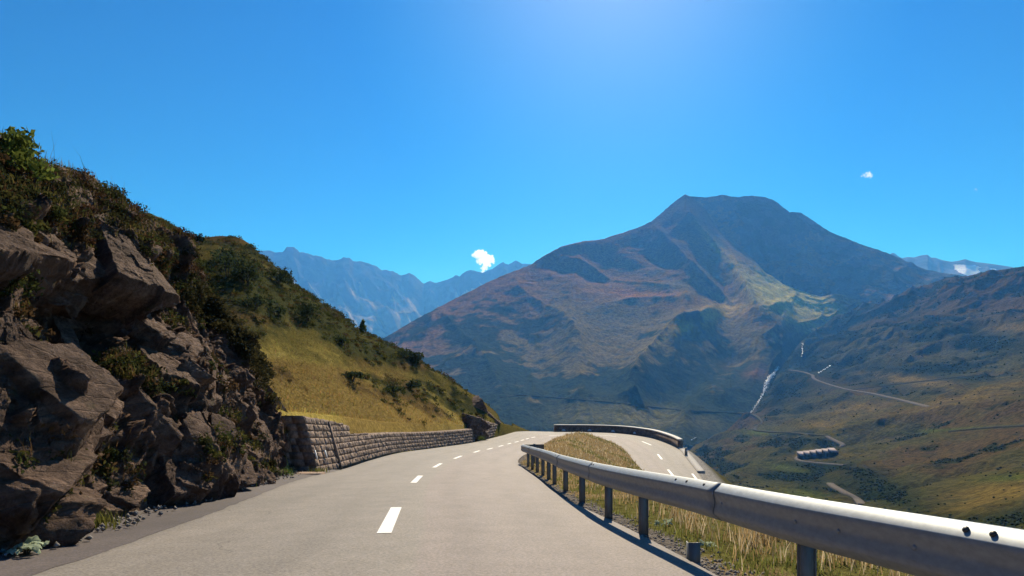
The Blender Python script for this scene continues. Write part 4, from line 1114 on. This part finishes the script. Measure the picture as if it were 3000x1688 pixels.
# waterfall and stream
def mat_water():
    m, nt, out = newmat('white_water')
    n = noise(nt, pos(nt, (1, 1, 1)), 0.35, 6, 0.7)
    bsdf(nt, out, ramp(nt, n, [(0.38, (0.30, 0.33, 0.34)), (0.5, (0.9, 0.92, 0.93))]), 0.35, bump(nt, n, 0.9, 1.0), 0, 0.6)
    return m
M['water'] = mat_water()
rg = np.random.default_rng(5)
def stream(line, wpx, n, seed):
    """tumbling rills and foam lying on the slope along the gully"""
    rg = np.random.default_rng(seed); m = MB()
    ln = np.array(line, float); s = np.concatenate([[0], np.cumsum(np.hypot(*np.diff(ln, axis=0).T))]); s /= s[-1]
    for k in range(n):
        t = rg.random()
        wp = np.interp(t, np.linspace(0, 1, len(wpx)), wpx)
        px, py = np.interp(t, s, ln[:, 0]) + rg.normal(0, wp / 3.2), np.interp(t, s, ln[:, 1])
        h = ground_at(px, py)
        if h is None: continue
        sz = rg.uniform(0.4, 1.0) * h[1] / 2000 * max(1.3, wp * 0.17) * rg.choice([0.6, 1.0, 1.6])
        th = np.arange(6) / 6 * 2 * math.pi
        rr = sz * rg.uniform(0.6, 1.3, 6)
        ring_ = np.stack([np.cos(th) * rr * 0.8, np.sin(th) * rr * 1.2, 0.9 * np.sin(th) * rr * 0.9], 1) + h + np.array([0, -1.0, 0.3])
        m.add(np.concatenate([ring_, [h + np.array([0, -1.5, 0.3 + sz * 0.7])]]), None, [[j, (j + 1) % 6, 6] for j in range(6)])
    return m
sm = stream([(2352, 1003), (2350, 1020), (2351, 1035), (2346, 1046)], [5, 2, 5], 60, 1)
sm2 = stream([(2281, 1074), (2270, 1090), (2252, 1110), (2243, 1130), (2237, 1150)], [4, 8, 13, 9, 5], 420, 2)
sm3 = stream([(2237, 1150), (2228, 1168), (2216, 1186), (2200, 1210)], [4, 5, 5, 3], 150, 3)
sm4 = stream([(2432, 1072), (2412, 1084), (2396, 1094)], [3, 5, 3], 60, 4)
sm5 = stream([(2040, 1282), (2024, 1290)], [4, 3], 14, 6)
for s_, nm in ((sm, 'waterfall'), (sm2, 'waterfall'), (sm3, 'stream'), (sm4, 'stream'), (sm5, 'stream')):
    tag(s_.build(nm, M['water'], smooth=True), kind='structure')

# stepped gallery building beside the valley road
M['roof'] = mat_simple('pale_roof', (0.26, 0.215, 0.215), (0.34, 0.285, 0.285), 1.2, 0.85, 0.2, 0.03, (1, 1, 1), 0.0, 0.1)
M['dark_wall'] = mat_simple('dark_wall', (0.014, 0.011, 0.010), (0.03, 0.025, 0.022), 0.8, 0.95, 0.3, 0.03, (1, 1, 1), 0.0, 0.0)
ga, gb = ground_at(2346, 1346), ground_at(2456, 1334)
if ga is not None and gb is not None:
    da, db = ga[1] + 0.5, gb[1] + 0.5
    broot = empty('mountain_building', P(2400, 1338, (da + db) / 2))
    tag(broot, 'long dark building with six stepped pale roofs beside the valley road', 'building')
    for k in range(6):
        D0 = da + (db - da) * (k + 0.5) / 6
        x0, x1 = 2345 + 18.2 * k, 2345 + 18.2 * (k + 1) + 1.2
        z_r = CAM_H + (HY - (1325 - 2.1 * k)) / FPX * D0                 # upper edge of this roof
        z_e = CAM_H + (HY - (1335 - 2.1 * k)) / FPX * D0                 # eave
        xa, xb_ = (x0 - HX) / FPX * D0, (x1 - HX) / FPX * D0
        dp = 8.0; sh = 0.0
        m = MB()
        m.hexa([(xa, D0 - .5, z_e - .3), (xb_ + .25, D0 - .5, z_e - .3), (xb_ + .25 - sh, D0 + dp, z_r - .3), (xa - sh, D0 + dp, z_r - .3), (xa, D0 - .5, z_e), (xb_ + .25, D0 - .5, z_e), (xb_ + .25 - sh, D0 + dp, z_r), (xa - sh, D0 + dp, z_r)])
        adopt(m.build('roof', M['roof'], broot), broot)
        m = MB(); m.hexa([(xa + .4, D0, z_e - 7), (xb_ + .3, D0, z_e - 7), (xb_ + .3, D0 + dp - .4, z_e - 7), (xa + .4, D0 + dp - .4, z_e - 7), (xa + .4, D0, z_e - .31), (xb_ + .3, D0, z_e - .31), (xb_ + .3, D0 + dp - .4, z_r - .45), (xa + .4, D0 + dp - .4, z_r - .45)])
        adopt(m.build('wall', M['dark_wall'], broot), broot)

# low ground under everything
gx, gy = np.meshgrid(np.linspace(-5800, 5800, 40), np.linspace(-600, 9600, 40))
gz = -150 + 0 * gx
gc = np.tile(np.array([0.09, 0.09, 0.04]), (1600, 1))
tag(mk('ground', np.stack([gx, gy, gz], -1), grid_faces(40, 40), None, M['mountain'], col=gc, smooth=True), kind='structure')

# ------------------------------------------------------------------ vegetation
def sample(V, n, wfun, rg):
    """random points on a grid surface (nv, nu, 3) with their normals, chosen by a weight per face"""
    a = V[:-1, :-1]; b = V[:-1, 1:]; c = V[1:, 1:]; d = V[1:, :-1]
    nr = np.cross(c - a, d - b); ar = np.linalg.norm(nr, axis=-1) / 2 + 1e-12
    nr = nr / (2 * ar[..., None]); nr = np.where(nr[..., 2:3] < 0, -nr, nr)
    ct = (a + b + c + d) / 4
    w = ar.ravel() * wfun(ct.reshape(-1, 3), nr.reshape(-1, 3)); w = np.maximum(w, 0); w /= w.sum()
    k = rg.choice(len(w), n, p=w)
    f = lambda x: x.reshape(-1, 3)[k]
    u_ = rg.random((n, 1)); v_ = rg.random((n, 1))
    return (f(a) * (1 - u_) + f(b) * u_) * (1 - v_) + (f(d) * (1 - u_) + f(c) * u_) * v_, f(nr)
def blades(p, H, Wd, rg, lean=0.45, bias=(0, 0)):
    n = len(p); th = rg.random(n) * 2 * math.pi
    s = np.stack([np.cos(th), np.sin(th), 0 * th], 1) * (Wd / 2)[:, None]
    ph = rg.random(n) * 2 * math.pi
    ld = np.stack([np.cos(ph) + bias[0], np.sin(ph) + bias[1], 0 * ph], 1) * (lean * H * rg.uniform(0.2, 1, n))[:, None]
    up = np.stack([0 * H, 0 * H, H], 1)
    m = p + up * 0.58 + ld * 0.35; t = p + up + ld
    V = np.stack([p - s, p + s, m + s * 0.7, m - s * 0.7, t], 1)
    i = np.arange(n)[:, None] * 5
    return V.reshape(-1, 3), (i + np.array([0, 1, 2, 3])), (i + np.array([3, 2, 4]))
def grass_obj(name, p, H, Wd, col, rg, **kw):
    V, Q, T = blades(p, H, Wd, rg, **kw)
    c = np.repeat(col, 5, axis=0); g = np.tile(np.array([0.7, 0.7, 1, 1, 1.1]), len(p))[:, None]
    return mk(name, V, Q, T, M['grass'], col=c)
def leaves(c, n, rad, size, rg, col, jit=0.3, shell=0.0, asp=1.6):
    """n leaf faces scattered through an ellipsoid"""
    d = rg.normal(size=(n, 3)); d /= np.linalg.norm(d, axis=1, keepdims=True)
    r = np.maximum(rg.random((n, 1)) ** 0.45, shell)
    p = np.asarray(c) + d * r * np.asarray(rad)
    a = rg.normal(size=(n, 3)); a /= np.linalg.norm(a, axis=1, keepdims=True); b = np.cross(a, rg.normal(size=(n, 3))); b /= np.linalg.norm(b, axis=1, keepdims=True)
    s = (size * rg.uniform(0.6, 1.3, n))[:, None]
    V = np.stack([p - a * s * asp / 2, p + b * s * 0.4, p + a * s * asp / 2, p - b * s * 0.4], 1).reshape(-1, 3)
    k = np.clip(np.asarray(col) * (1 + jit * rg.normal(size=(n, 1))), 0.004, 1)
    return V, np.arange(n * 4).reshape(-1, 4), np.repeat(k, 4, axis=0)
def leaf_obj(name, parts, parent=None):
    off = 0; Vs, Qs, Cs = [], [], []
    for V, Q, c in parts: Vs.append(V); Qs.append(Q + off); Cs.append(c); off += len(V)
    return mk(name, np.concatenate(Vs), np.concatenate(Qs), None, M['leaf'], parent, np.concatenate(Cs))

# grass and heath on the hillside
rg = np.random.default_rng(21)
dens = lambda p, n: 1 / np.maximum(p[:, 1], 8) ** 1.7 * (p[:, 2] > -6)
vis = HV[:, 2:, :][:, :230]
p, _ = sample(vis, 150000, dens, rg)
hc, hm, gm = hill_colour(p, None, None)
k = rg.random(len(p)) > 0.75 * hm
p, hc, gm = p[k], hc[k], gm[k]
H = rg.uniform(0.06, 0.17, len(p)) * (1 + 0.7 * gm); col = hc * rg.uniform(0.7, 1.5, (len(p), 1)) * (1 + 0.18 * rg.normal(size=(len(p), 3)) * 0.6)
tag(grass_obj('grass', p, H, 0.010 + 0.0006 * p[:, 1] * rg.uniform(0.7, 1.3, len(p)), np.clip(col, 0.005, 1), rg, bias=(0.6, -0.1)), 'golden and olive meadow grass covering the hillside above the wall', 'grass', kind='stuff')
p, _ = sample(vis, 15000, dens, rg)
hc, hm, gm = hill_colour(p, None, None)
p = p[rg.random(len(p)) < np.clip(hm * 1.1 - 0.15, 0, 1)]
parts = []
for q in p:
    r = rg.uniform(0.16, 0.45) * (0.6 + q[1] / 70)
    c0 = [(0.062, 0.07, 0.02), (0.082, 0.078, 0.022), (0.085, 0.06, 0.024), (0.05, 0.062, 0.018)][rg.integers(4)]
    parts.append(leaves(q + [0, 0, r * 0.12], 44, (r, r, r * 0.36), 0.035 + 0.0013 * q[1], rg, c0))
tag(leaf_obj('heath', parts), 'low dark heath and juniper patches spread over the hillside', 'heath', kind='stuff')

# bushes one can tell apart on the hillside
def bush(px, py, w, h, n, seed, label, col=(0.035, 0.048, 0.02), stems=4, conifer=False, bvh=None):
    rg = np.random.default_rng(seed)
    g, _ = cast(bvh or hill_bvh, px, py)
    if g is None: print('NO GROUND', label); return
    root = empty('conifer' if conifer else 'bush', g); sc_ = g[1]
    parts = []
    ls = 0.035 + 0.0022 * sc_
    sm_ = MB()
    if conifer:
        for t in np.linspace(0.1, 1, 14):
            for a in np.arange(0, 6.28, 1.05):
                r = w * (1.05 - t) * rg.uniform(0.5, 1)
                parts.append(leaves((r * 0.6 * math.cos(a), r * 0.6 * math.sin(a), t * h), max(8, n // 84), (r * 0.6 + .03, r * 0.6 + .03, h * 0.06), ls, rg, col))
        sm_.tube([(0, 0, -0.2), (0, 0, h * 0.5), (0, 0, h)], [0.07, 0.05, 0.01])
    else:
        nb = 11
        for k in range(nb):
            a = rg.random() * 6.28; r = w * rg.uniform(0.15, 0.75)
            c = np.array([r * math.cos(a), r * math.sin(a), h * rg.uniform(0.25, 0.8) * (1.1 - 0.6 * r / w)])
            cc = np.asarray(col) * rg.uniform(0.7, 1.6)
            parts.append(leaves(c, n // nb, (w * rg.uniform(0.25, 0.42), w * rg.uniform(0.25, 0.42), h * rg.uniform(0.2, 0.34)), ls, rg, cc))
            if k < stems: sm_.tube([(0.1 * math.cos(a), 0.1 * math.sin(a), -0.2), c * [0.5, 0.5, 0.6], c], [0.05, 0.03, 0.01])
    leaf_obj('foliage', parts, root)
    sm_.build('stem', M['bark'], root)
    return tag(root, label, 'conifer' if conifer else 'bush', 'bushes on the hillside' if not conifer else None)
for a in [
    (668, 812, 2.3, 2.4, 900, 1, 'largest dark alder thicket high on the hillside below the rounded knob'),
    (722, 838, 1.9, 2.0, 700, 2, 'dark alder bush touching the right flank of the largest thicket'),
    (664, 768, 1.2, 1.5, 420, 3, 'rounded dark bush directly above the largest alder thicket'),
    (815, 832, 1.8, 1.6, 560, 4, 'dark bush on the skyline slope right of the alder thickets'),
    (900, 945, 1.4, 2.1, 560, 5, 'upright dark bush standing alone halfway down the hillside'),
    (580, 712, 0.8, 1.4, 240, 6, 'thin twiggy bush in the skyline notch left of the rounded knob'),
    (1195, 1052, 1.7, 1.3, 500, 7, 'wide dark bush on the skyline below the lone sapling'),
    (1222, 1066, 1.2, 1.1, 320, 8, 'smaller bush at the lower right end of the skyline bush row'),
    (745, 906, 1.6, 1.1, 420, 9, 'low spreading bush beneath the alder thickets'),
    (812, 925, 1.0, 0.8, 260, 10, 'small dark bush left of the upright lone bush'),
    (1200, 1138, 1.3, 0.8, 360, 11, 'flat dark bush in the middle of the lower grass slope'),
    (1150, 1152, 1.1, 0.7, 300, 12, 'dark juniper mound left of the flat bush on the lower slope'),
    (1030, 1112, 1.2, 0.7, 300, 13, 'dark juniper mound higher up and left on the lower grass slope'),
    (1000, 1008, 1.0, 0.8, 260, 14, 'small bush beneath the lone sapling on the slope')]:
    bush(*a)
bush(1062, 976, 0.5, 1.5, 420, 15, 'small pale green sapling standing up alone on the hillside skyline', (0.11, 0.125, 0.035))

# plants on the cliff
rg = np.random.default_rng(31)
crest_w = lambda p, n: (1 / np.maximum(p[:, 1], 5) ** 1.5) * (p[:, 1] > 5.5)
topv = CV[:, int(NVv * 0.70):NVv + 20]
p, _ = sample(topv, 2700, crest_w, rg)
nn = fbm(p * 0.6, 4, 801)
p = p[nn > -0.3]
parts = []
for q in p:
    r = rg.uniform(0.12, 0.34)
    c0 = [(0.04, 0.042, 0.018), (0.055, 0.05, 0.02), (0.075, 0.04, 0.022), (0.06, 0.035, 0.02), (0.05, 0.06, 0.02)][rg.integers(5)]
    parts.append(leaves(q + [0.03, -0.03, r * 0.1], 110, (r, r, r * 0.5), 0.026 + 0.001 * q[1], rg, c0))
facev = CV[:, 8:int(NVv * 0.86)]
p, n_ = sample(facev, 3800, lambda p, n: crest_w(p, n) * sstep(0.35, 0.7, n[:, 2]), rg)
nn = fbm(p * 0.8, 4, 802); p = p[nn > 0.02]
for q in p:
    r = rg.uniform(0.07, 0.24)
    c0 = [(0.05, 0.06, 0.02), (0.09, 0.085, 0.025), (0.04, 0.045, 0.02), (0.08, 0.05, 0.025)][rg.integers(4)]
    parts.append(leaves(q + [0.04, -0.02, r * 0.3], 46, (r, r, r * 0.6), 0.04 + 0.0008 * q[1], rg, c0))
# right flank of the cliff: dark leathery shrubs hanging over the edge
for k in range(170):
    t = rg.random(); px = np.interp(t, [0, .3, .6, 1], [560, 655, 725, 790]) + rg.normal(0, 16); py = np.interp(t, [0, .3, .6, 1], [870, 930, 1020, 1130]) + rg.normal(0, 22)
    h, _ = cast(cliff_bvh, px, py)
    if h is None or h[1] > 26: continue
    parts.append(leaves(h + [0.05, -0.05, 0.1], 60, (0.26, 0.26, 0.2), 0.07, rg, (0.05, 0.045, 0.02)))
tag(leaf_obj('heath', parts), 'dark heath and moss growing on the ledges and crest of the cliff', 'heath', kind='stuff')
p, _ = sample(CV[:, int(NVv * 0.74):NVv + 12], 20000, crest_w, rg)
p2, n2_ = sample(facev, 8000, lambda p, n: crest_w(p, n) * sstep(0.4, 0.75, n[:, 2]) * (fbm(p * 0.8, 3, 802) > 0.0), rg)
p = np.concatenate([p, p2])
cc = np.array([(0.10, 0.09, 0.03), (0.15, 0.12, 0.04), (0.17, 0.10, 0.045), (0.08, 0.085, 0.025)])[rg.integers(4, size=len(p))] * rg.uniform(0.6, 1.3, (len(p), 1))
H = rg.uniform(0.08, 0.24, len(p))
tall = rg.random(len(p)) < 0.006; H[tall] *= 3.2
tag(grass_obj('grass', p, H, np.where(tall, 0.008, 0.014), cc, rg, lean=0.5), 'dry grass tufts along the ledges and crest of the cliff', 'grass', kind='stuff')

# leafy shrub on top of the cliff at the far left
g, _ = cast(cliff_bvh, 45, 500)
if g is not None:
    root = empty('leafy_shrub', g); rgs = np.random.default_rng(9); parts = []; s_ = MB()
    for k in range(16):
        a = rgs.random() * 6.28; r = rgs.uniform(0.1, 0.5)
        c = np.array([r * math.cos(a), r * math.sin(a), rgs.uniform(0.0, 0.55)])
        parts.append(leaves(c, 70, (0.22, 0.22, 0.16), 0.075, rgs, np.array((0.13, 0.16, 0.035)) * rgs.uniform(0.7, 1.3)))
        if k < 7: s_.tube([(0, 0, -0.1), c * [0.5, 0.5, 0.4], c], [0.02, 0.012, 0.005])
    leaf_obj('foliage', parts, root); s_.build('stem', M['bark'], root)
    tag(root, 'bright green leafy shrub at the top of the cliff at the left edge', 'shrub')

# verge grass inside the guardrail and on the island
rg = np.random.default_rng(41)
iv = isl
def vw(p, n):
    mxx = np.interp(p[:, 1], ky, mx)
    return (0.25 + 1.5 * sstep(-0.15, 0.3, fbm(p * 2.6, 3, 903))) / np.maximum(p[:, 1], 4) ** 1.45 * (p[:, 1] > 2.5) * sstep(0.18, 0.6, p[:, 0] - mxx + 0.3 * fbm(p * 1.3, 3, 901))
p, _ = sample(iv, 62000, vw, rg)
dx = p[:, 0] - np.interp(p[:, 1], ky, mx)
nn = fbm(p * np.array([0.7, 0.35, 0.5]), 4, 902)
dry = np.clip(sstep(0.5, 1.9, dx + 1.2 * nn) + sstep(26, 40, p[:, 1]), 0, 1)
green = np.array([0.17, 0.18, 0.05]); straw = np.array([0.52, 0.42, 0.27]); rusty = np.array([0.36, 0.25, 0.12])
k = rg.random(len(p)) < dry
cc = np.where(k[:, None], np.where((rg.random(len(p)) < 0.45)[:, None], straw, rusty), green) * rg.uniform(0.6, 1.4, (len(p), 1))
H = np.where(k, rg.uniform(0.07, 0.28, len(p)), rg.uniform(0.03, 0.11, len(p))) * (1 + 0.25 * nn)
tag(grass_obj('grass', p, H, 0.006 + 0.00065 * p[:, 1] + np.where(k, 0, 0.004), cc, rg, lean=0.55), 'dry straw coloured and green grass on the verge and island inside the bend', 'grass', kind='stuff')
# gravel along the edge of the tarmac
p, _ = sample(iv, 3200, lambda p, n: 1 / np.maximum(p[:, 1], 3) ** 1.6 * (p[:, 1] > 2.5) * sstep(0.5, 0.15, np.abs(p[:, 0] - np.interp(p[:, 1], ky, mx) - 0.12)), rg)
ico = np.array([(0, 0, 1), (.9, 0, .1), (.2, .9, 0), (-.8, .5, .1), (-.7, -.6, 0), (.3, -.9, .1), (0, 0, -.6)]); it = np.array([(0, 1, 2), (0, 2, 3), (0, 3, 4), (0, 4, 5), (0, 5, 1), (6, 2, 1), (6, 3, 2), (6, 4, 3), (6, 5, 4), (6, 1, 5)])
def pebbles(name, p, s, mat, label):
    n = len(p); V = p[:, None] + ico[None] * (s[:, None, None] * rg.uniform(0.6, 1.3, (n, 7, 1)))
    return tag(mk(name, V.reshape(-1, 3), None, (np.arange(n)[:, None, None] * 7 + it[None]).reshape(-1, 3), mat), label, 'gravel', kind='stuff')
pebbles('gravel', p, rg.uniform(0.008, 0.03, len(p)), M['gravel'], 'loose grey gravel along the tarmac edge under the guardrail')
k = rg.random(260); y_ = 5 + k ** 1.6 * 19
p = np.stack([np.interp(y_, cliff_base[:, 1], cliff_base[:, 0]) + rg.uniform(0.0, 0.55, 260) ** 1.5 + 0.1, y_, np.interp(y_, LQ[:200, 1], LQ[:200, 2]) + 0.05], 1)
pebbles('gravel', p, rg.uniform(0.01, 0.05, 260), M['gravel'], 'small fallen stones scattered along the foot of the cliff')

# loose boulders at the cliff's foot
for k, (px, py, d, sz, ti, lab) in enumerate([
    (655, 1420, 13.6, (0.32, 0.40, 0.34), (-0.2, 0.2, 0.3), 'layered grey boulder alone at the cliff foot'),
    (540, 1405, 12.2, (0.42, 0.60, 0.52), (-0.5, 0.5, 0.2), 'pale angular boulder leaning on the cliff beside the layered boulder')]):
    V, T = block((0, 0, 0), sz, 900 + k, tilt=ti, rough=0.03)
    o = mk('boulder', V, None, T, M['rock']); o.location = P(px, py, d); tag(o, lab, 'boulder')
# flat stone slab over the gutter at the wall's end
m = MB(); c = P(892, 1388, 21.3); m.hexa([c + np.array(q) for q in ((-.55, -.3, -.1), (.5, -.35, -.1), (.55, .35, -.1), (-.5, .3, -.1), (-.55, -.3, .0), (.5, -.35, .01), (.55, .35, .02), (-.5, .3, .02))])
tag(m.build('stone_slab', M['stone']), 'flat stone slab over the gutter at the near end of the long wall', 'slab')

# broad-leaved butterbur plants on the side strip
def butterbur(px, py, d, R_, n, seed, label):
    rg = np.random.default_rng(seed); root = empty('butterbur', P(px, py, d)); 
    for k in range(n):
        a = rg.random() * 6.28; r = R_ * rg.uniform(0.15, 1.0); h = rg.uniform(0.04, 0.22) * R_ * 2.2
        c = np.array([r * math.cos(a), r * math.sin(a), h]); s = rg.uniform(0.035, 0.07)
        rr = np.linspace(0.0, 1, 5)[:, None]; th = np.linspace(0.25, 2 * math.pi - 0.25, 15)[None, :]
        rad = rr * s * (1 + 0.10 * np.cos(5 * th + k)) 
        X_ = rad * np.cos(th); Y_ = rad * np.sin(th); Z_ = -0.35 * rad ** 2 / s + 0.012 * np.sin(6 * th + k) * rr
        tx, ty = rg.normal(0, 0.45), rg.normal(0, 0.45)
        V = np.stack([X_, Y_, Z_ + X_ * tx + Y_ * ty], -1).reshape(-1, 3)
        ca, sa = math.cos(a + math.pi), math.sin(a + math.pi)
        V = np.stack([V[:, 0] * ca - V[:, 1] * sa, V[:, 0] * sa + V[:, 1] * ca, V[:, 2]], 1) + c
        col_ = np.array((0.40, 0.47, 0.32)) * rg.uniform(0.75, 1.15)
        mk('leaf', V, grid_faces(15, 5), None, M['leaf'], root, np.tile(col_, (75, 1)), smooth=True)
    s_ = MB()
    for a in np.arange(0, 6.28, 1.0): s_.tube([(0, 0, -0.05), (R_ * .4 * math.cos(a), R_ * .4 * math.sin(a), R_ * .2)], 0.006)
    s_.build('stem', M['bark'], root)
    tag(root, label, 'plant', 'butterbur plants at the cliff foot' if px < 1000 else 'pale weeds on the verge')
butterbur(80, 1612, 6.45, 0.15, 16, 1, 'largest pale broad-leaved plant on the strip nearest the viewer')
butterbur(168, 1575, 7.2, 0.075, 8, 2, 'small pale broad-leaved plant beside the largest one, in the middle')
butterbur(222, 1560, 7.6, 0.085, 9, 3, 'upright pale broad-leaved plant farthest along the strip from the viewer')
for px, py, R_, n_, sd_, lab in [(1935, 1540, 0.12, 9, 21, 'pale broad-leaved weed in the verge grass below the middle of the guardrail'), (1958, 1533, 0.08, 6, 22, 'smaller pale weed just right of the pale weed on the verge'), (2085, 1600, 0.09, 7, 23, 'pale leafy weed in the verge grass right of the sawn-off post')]:
    h, _ = cast(isl_bvh, px, py)
    if h is not None:
        butterbur(px, py, h[1], R_, n_, sd_, lab)
def tuft(px, py, d, n, h, col, seed, label):
    rg = np.random.default_rng(seed); o = P(px, py, d); p = rg.normal(size=(n, 3)) * [0.14, 0.14, 0.0]
    g_ = grass_obj('grass_tuft', p, rg.uniform(0.4, 1, n) * h, np.full(n, 0.014), np.array(col) * rg.uniform(0.6, 1.4, (n, 1)), rg, lean=0.9)
    g_.location = o; tag(g_, label, 'grass tuft', 'tufts at the cliff foot')
tuft(288, 1546, 8.4, 150, 0.26, (0.15, 0.15, 0.04), 1, 'yellow-green grass tuft at the cliff foot just past the broad-leaved plants')
tuft(530, 1470, 11.8, 110, 0.22, (0.12, 0.12, 0.04), 2, 'small dull tuft at the foot of the pale angular boulder')
tuft(690, 1428, 15.5, 130, 0.22, (0.11, 0.14, 0.035), 3, 'green tuft at the cliff foot right of the layered boulder')
tuft(725, 1424, 16.2, 130, 0.25, (0.13, 0.15, 0.035), 4, 'yellowish tuft between the layered boulder and the stone slab')
tuft(830, 1394, 20.0, 140, 0.28, (0.10, 0.14, 0.035), 5, 'green tuft at the cliff foot close to the stone slab')
tuft(935, 1385, 21.8, 110, 0.22, (0.14, 0.15, 0.04), 6, 'grass tuft at the near bottom corner of the long wall')
tuft(1412, 1290, 62, 200, 0.5, (0.10, 0.13, 0.035), 7, 'green tuft at the road edge in the gap between the two walls')

# shrubs speckling the valley side and the lower mountain
rg = np.random.default_rng(51)
def clumps(p, s, col, name, label):
    n = len(p); V = p[:, None] + ico[None] * (s[:, None, None] * rg.uniform(0.55, 1.35, (n, 7, 1))) * np.array([1, 1, 0.85])
    return tag(mk(name, V.reshape(-1, 3), None, (np.arange(n)[:, None, None] * 7 + it[None]).reshape(-1, 3), M['leaf'], col=np.repeat(col, 7, axis=0)), label, 'shrubs', kind='stuff')
def shrub_sel(V, cfun, n, wexp, rg):
    p, _ = sample(V, n, lambda p, nn: 1 / np.maximum(p[:, 1], 100) ** wexp, rg)
    c = cfun(p[None])[0]
    k = ((c[:, 0] < 0.034) | (rg.random(len(p)) < 0.02)) & (near_road(p, 8) < 0.5)
    return p[k]
p = shrub_sel(VAL, valley_colour, 70000, 1.5, rg)
s = rg.uniform(0.3, 1.0, len(p)) ** 1.3 * (0.45 + p[:, 1] / 700)
cl_ = np.array([(0.034, 0.048, 0.013), (0.044, 0.052, 0.015), (0.05, 0.048, 0.016)])[rg.integers(3, size=len(p))] * rg.uniform(0.75, 1.4, (len(p), 1))
clumps(p + np.stack([0 * s, 0 * s, s * 0.35], 1), s, cl_, 'shrubs', 'dark green shrubs speckling the right valley side')
# ------------------------------------------------------------------ clouds
def mat_cloud(dens):
    m, nt, out = newmat('cloud_vapour')
    pv = nd(nt, 'ShaderNodeVolumePrincipled', {'Color': (1, 1, 1), 'Density': dens, 'Anisotropy': 0.55})
    nt.links.new(pv.outputs[0], out.inputs['Volume']); return m
def cloud(puffs, d, dens, vox, label, seed):
    rg = np.random.default_rng(seed); m = MB()
    import bmesh
    bm = bmesh.new(); bmesh.ops.create_icosphere(bm, subdivisions=3, radius=1.0); S0 = np.array([v.co[:] for v in bm.verts]); T0 = [[v.index for v in f.verts] for f in bm.faces]; bm.free()
    u_ = d / FPX
    for px, py, r in puffs:
        c = P(px, py, d) + np.array([0, rg.normal(0, r * 0.3 * u_), 0])
        m.add(c + S0 * r * u_ * (1 + 0.28 * fbm(S0 * 2.2 + rg.random(3) * 50, 4, seed))[:, None], None, T0)
    o = m.build('cloud', mat_cloud(dens), smooth=True)
    md = o.modifiers.new('merge', 'REMESH'); md.mode = 'VOXEL'; md.voxel_size = vox
    return tag(o, label, 'cloud')
rgc = np.random.default_rng(12)
core = [(1398, 745, 13), (1410, 748, 15), (1430, 757, 14), (1410, 762, 13), (1424, 772, 13), (1443, 765, 8), (1417, 786, 9), (1415, 797, 6)]
puffs = [(x, y, r * 0.8) for x, y, r in core]
for x, y, r in core:
    for k in range(9):
        a = rgc.random() * 6.28; puffs.append((x + r * 0.95 * math.cos(a), y + r * 0.85 * math.sin(a), r * rgc.uniform(0.15, 0.42)))
cloud(puffs, 13000, 0.012, 5, 'small white cumulus cloud rising behind the distant left ridge', 3)
cloud([(2532, 514, 4), (2538, 508, 4), (2545, 512, 6.5), (2553, 517, 4), (2541, 517, 5), (2524, 517, 3), (2548, 503, 2.5), (2556, 511, 2.5), (2535, 520, 2.5), (2550, 521, 2.5), (2528, 509, 2)], 12500, 0.006, 4, 'tiny wispy white cloud alone in the blue sky above the right ridge', 4)
cloud([(2858, 554, 3), (2862, 557, 2.5), (2854, 557, 2)], 12500, 0.004, 5, 'faintest speck of cloud at the far right of the sky', 5)

# ------------------------------------------------------------------ air
m, nt, out = newmat('haze_air')
pv = nd(nt, 'ShaderNodeVolumePrincipled', {'Color': (0.075, 0.31, 0.84), 'Density': 0.00014, 'Anisotropy': 0.3, 'Absorption Color': (1, 1, 1)})
nt.links.new(pv.outputs[0], out.inputs['Volume'])
hb = MB(); hb.box((0, 4700, 750), (6100, 5300, 930))
haze = tag(hb.build('haze', m), kind='stuff')
haze.display_type = 'WIRE'
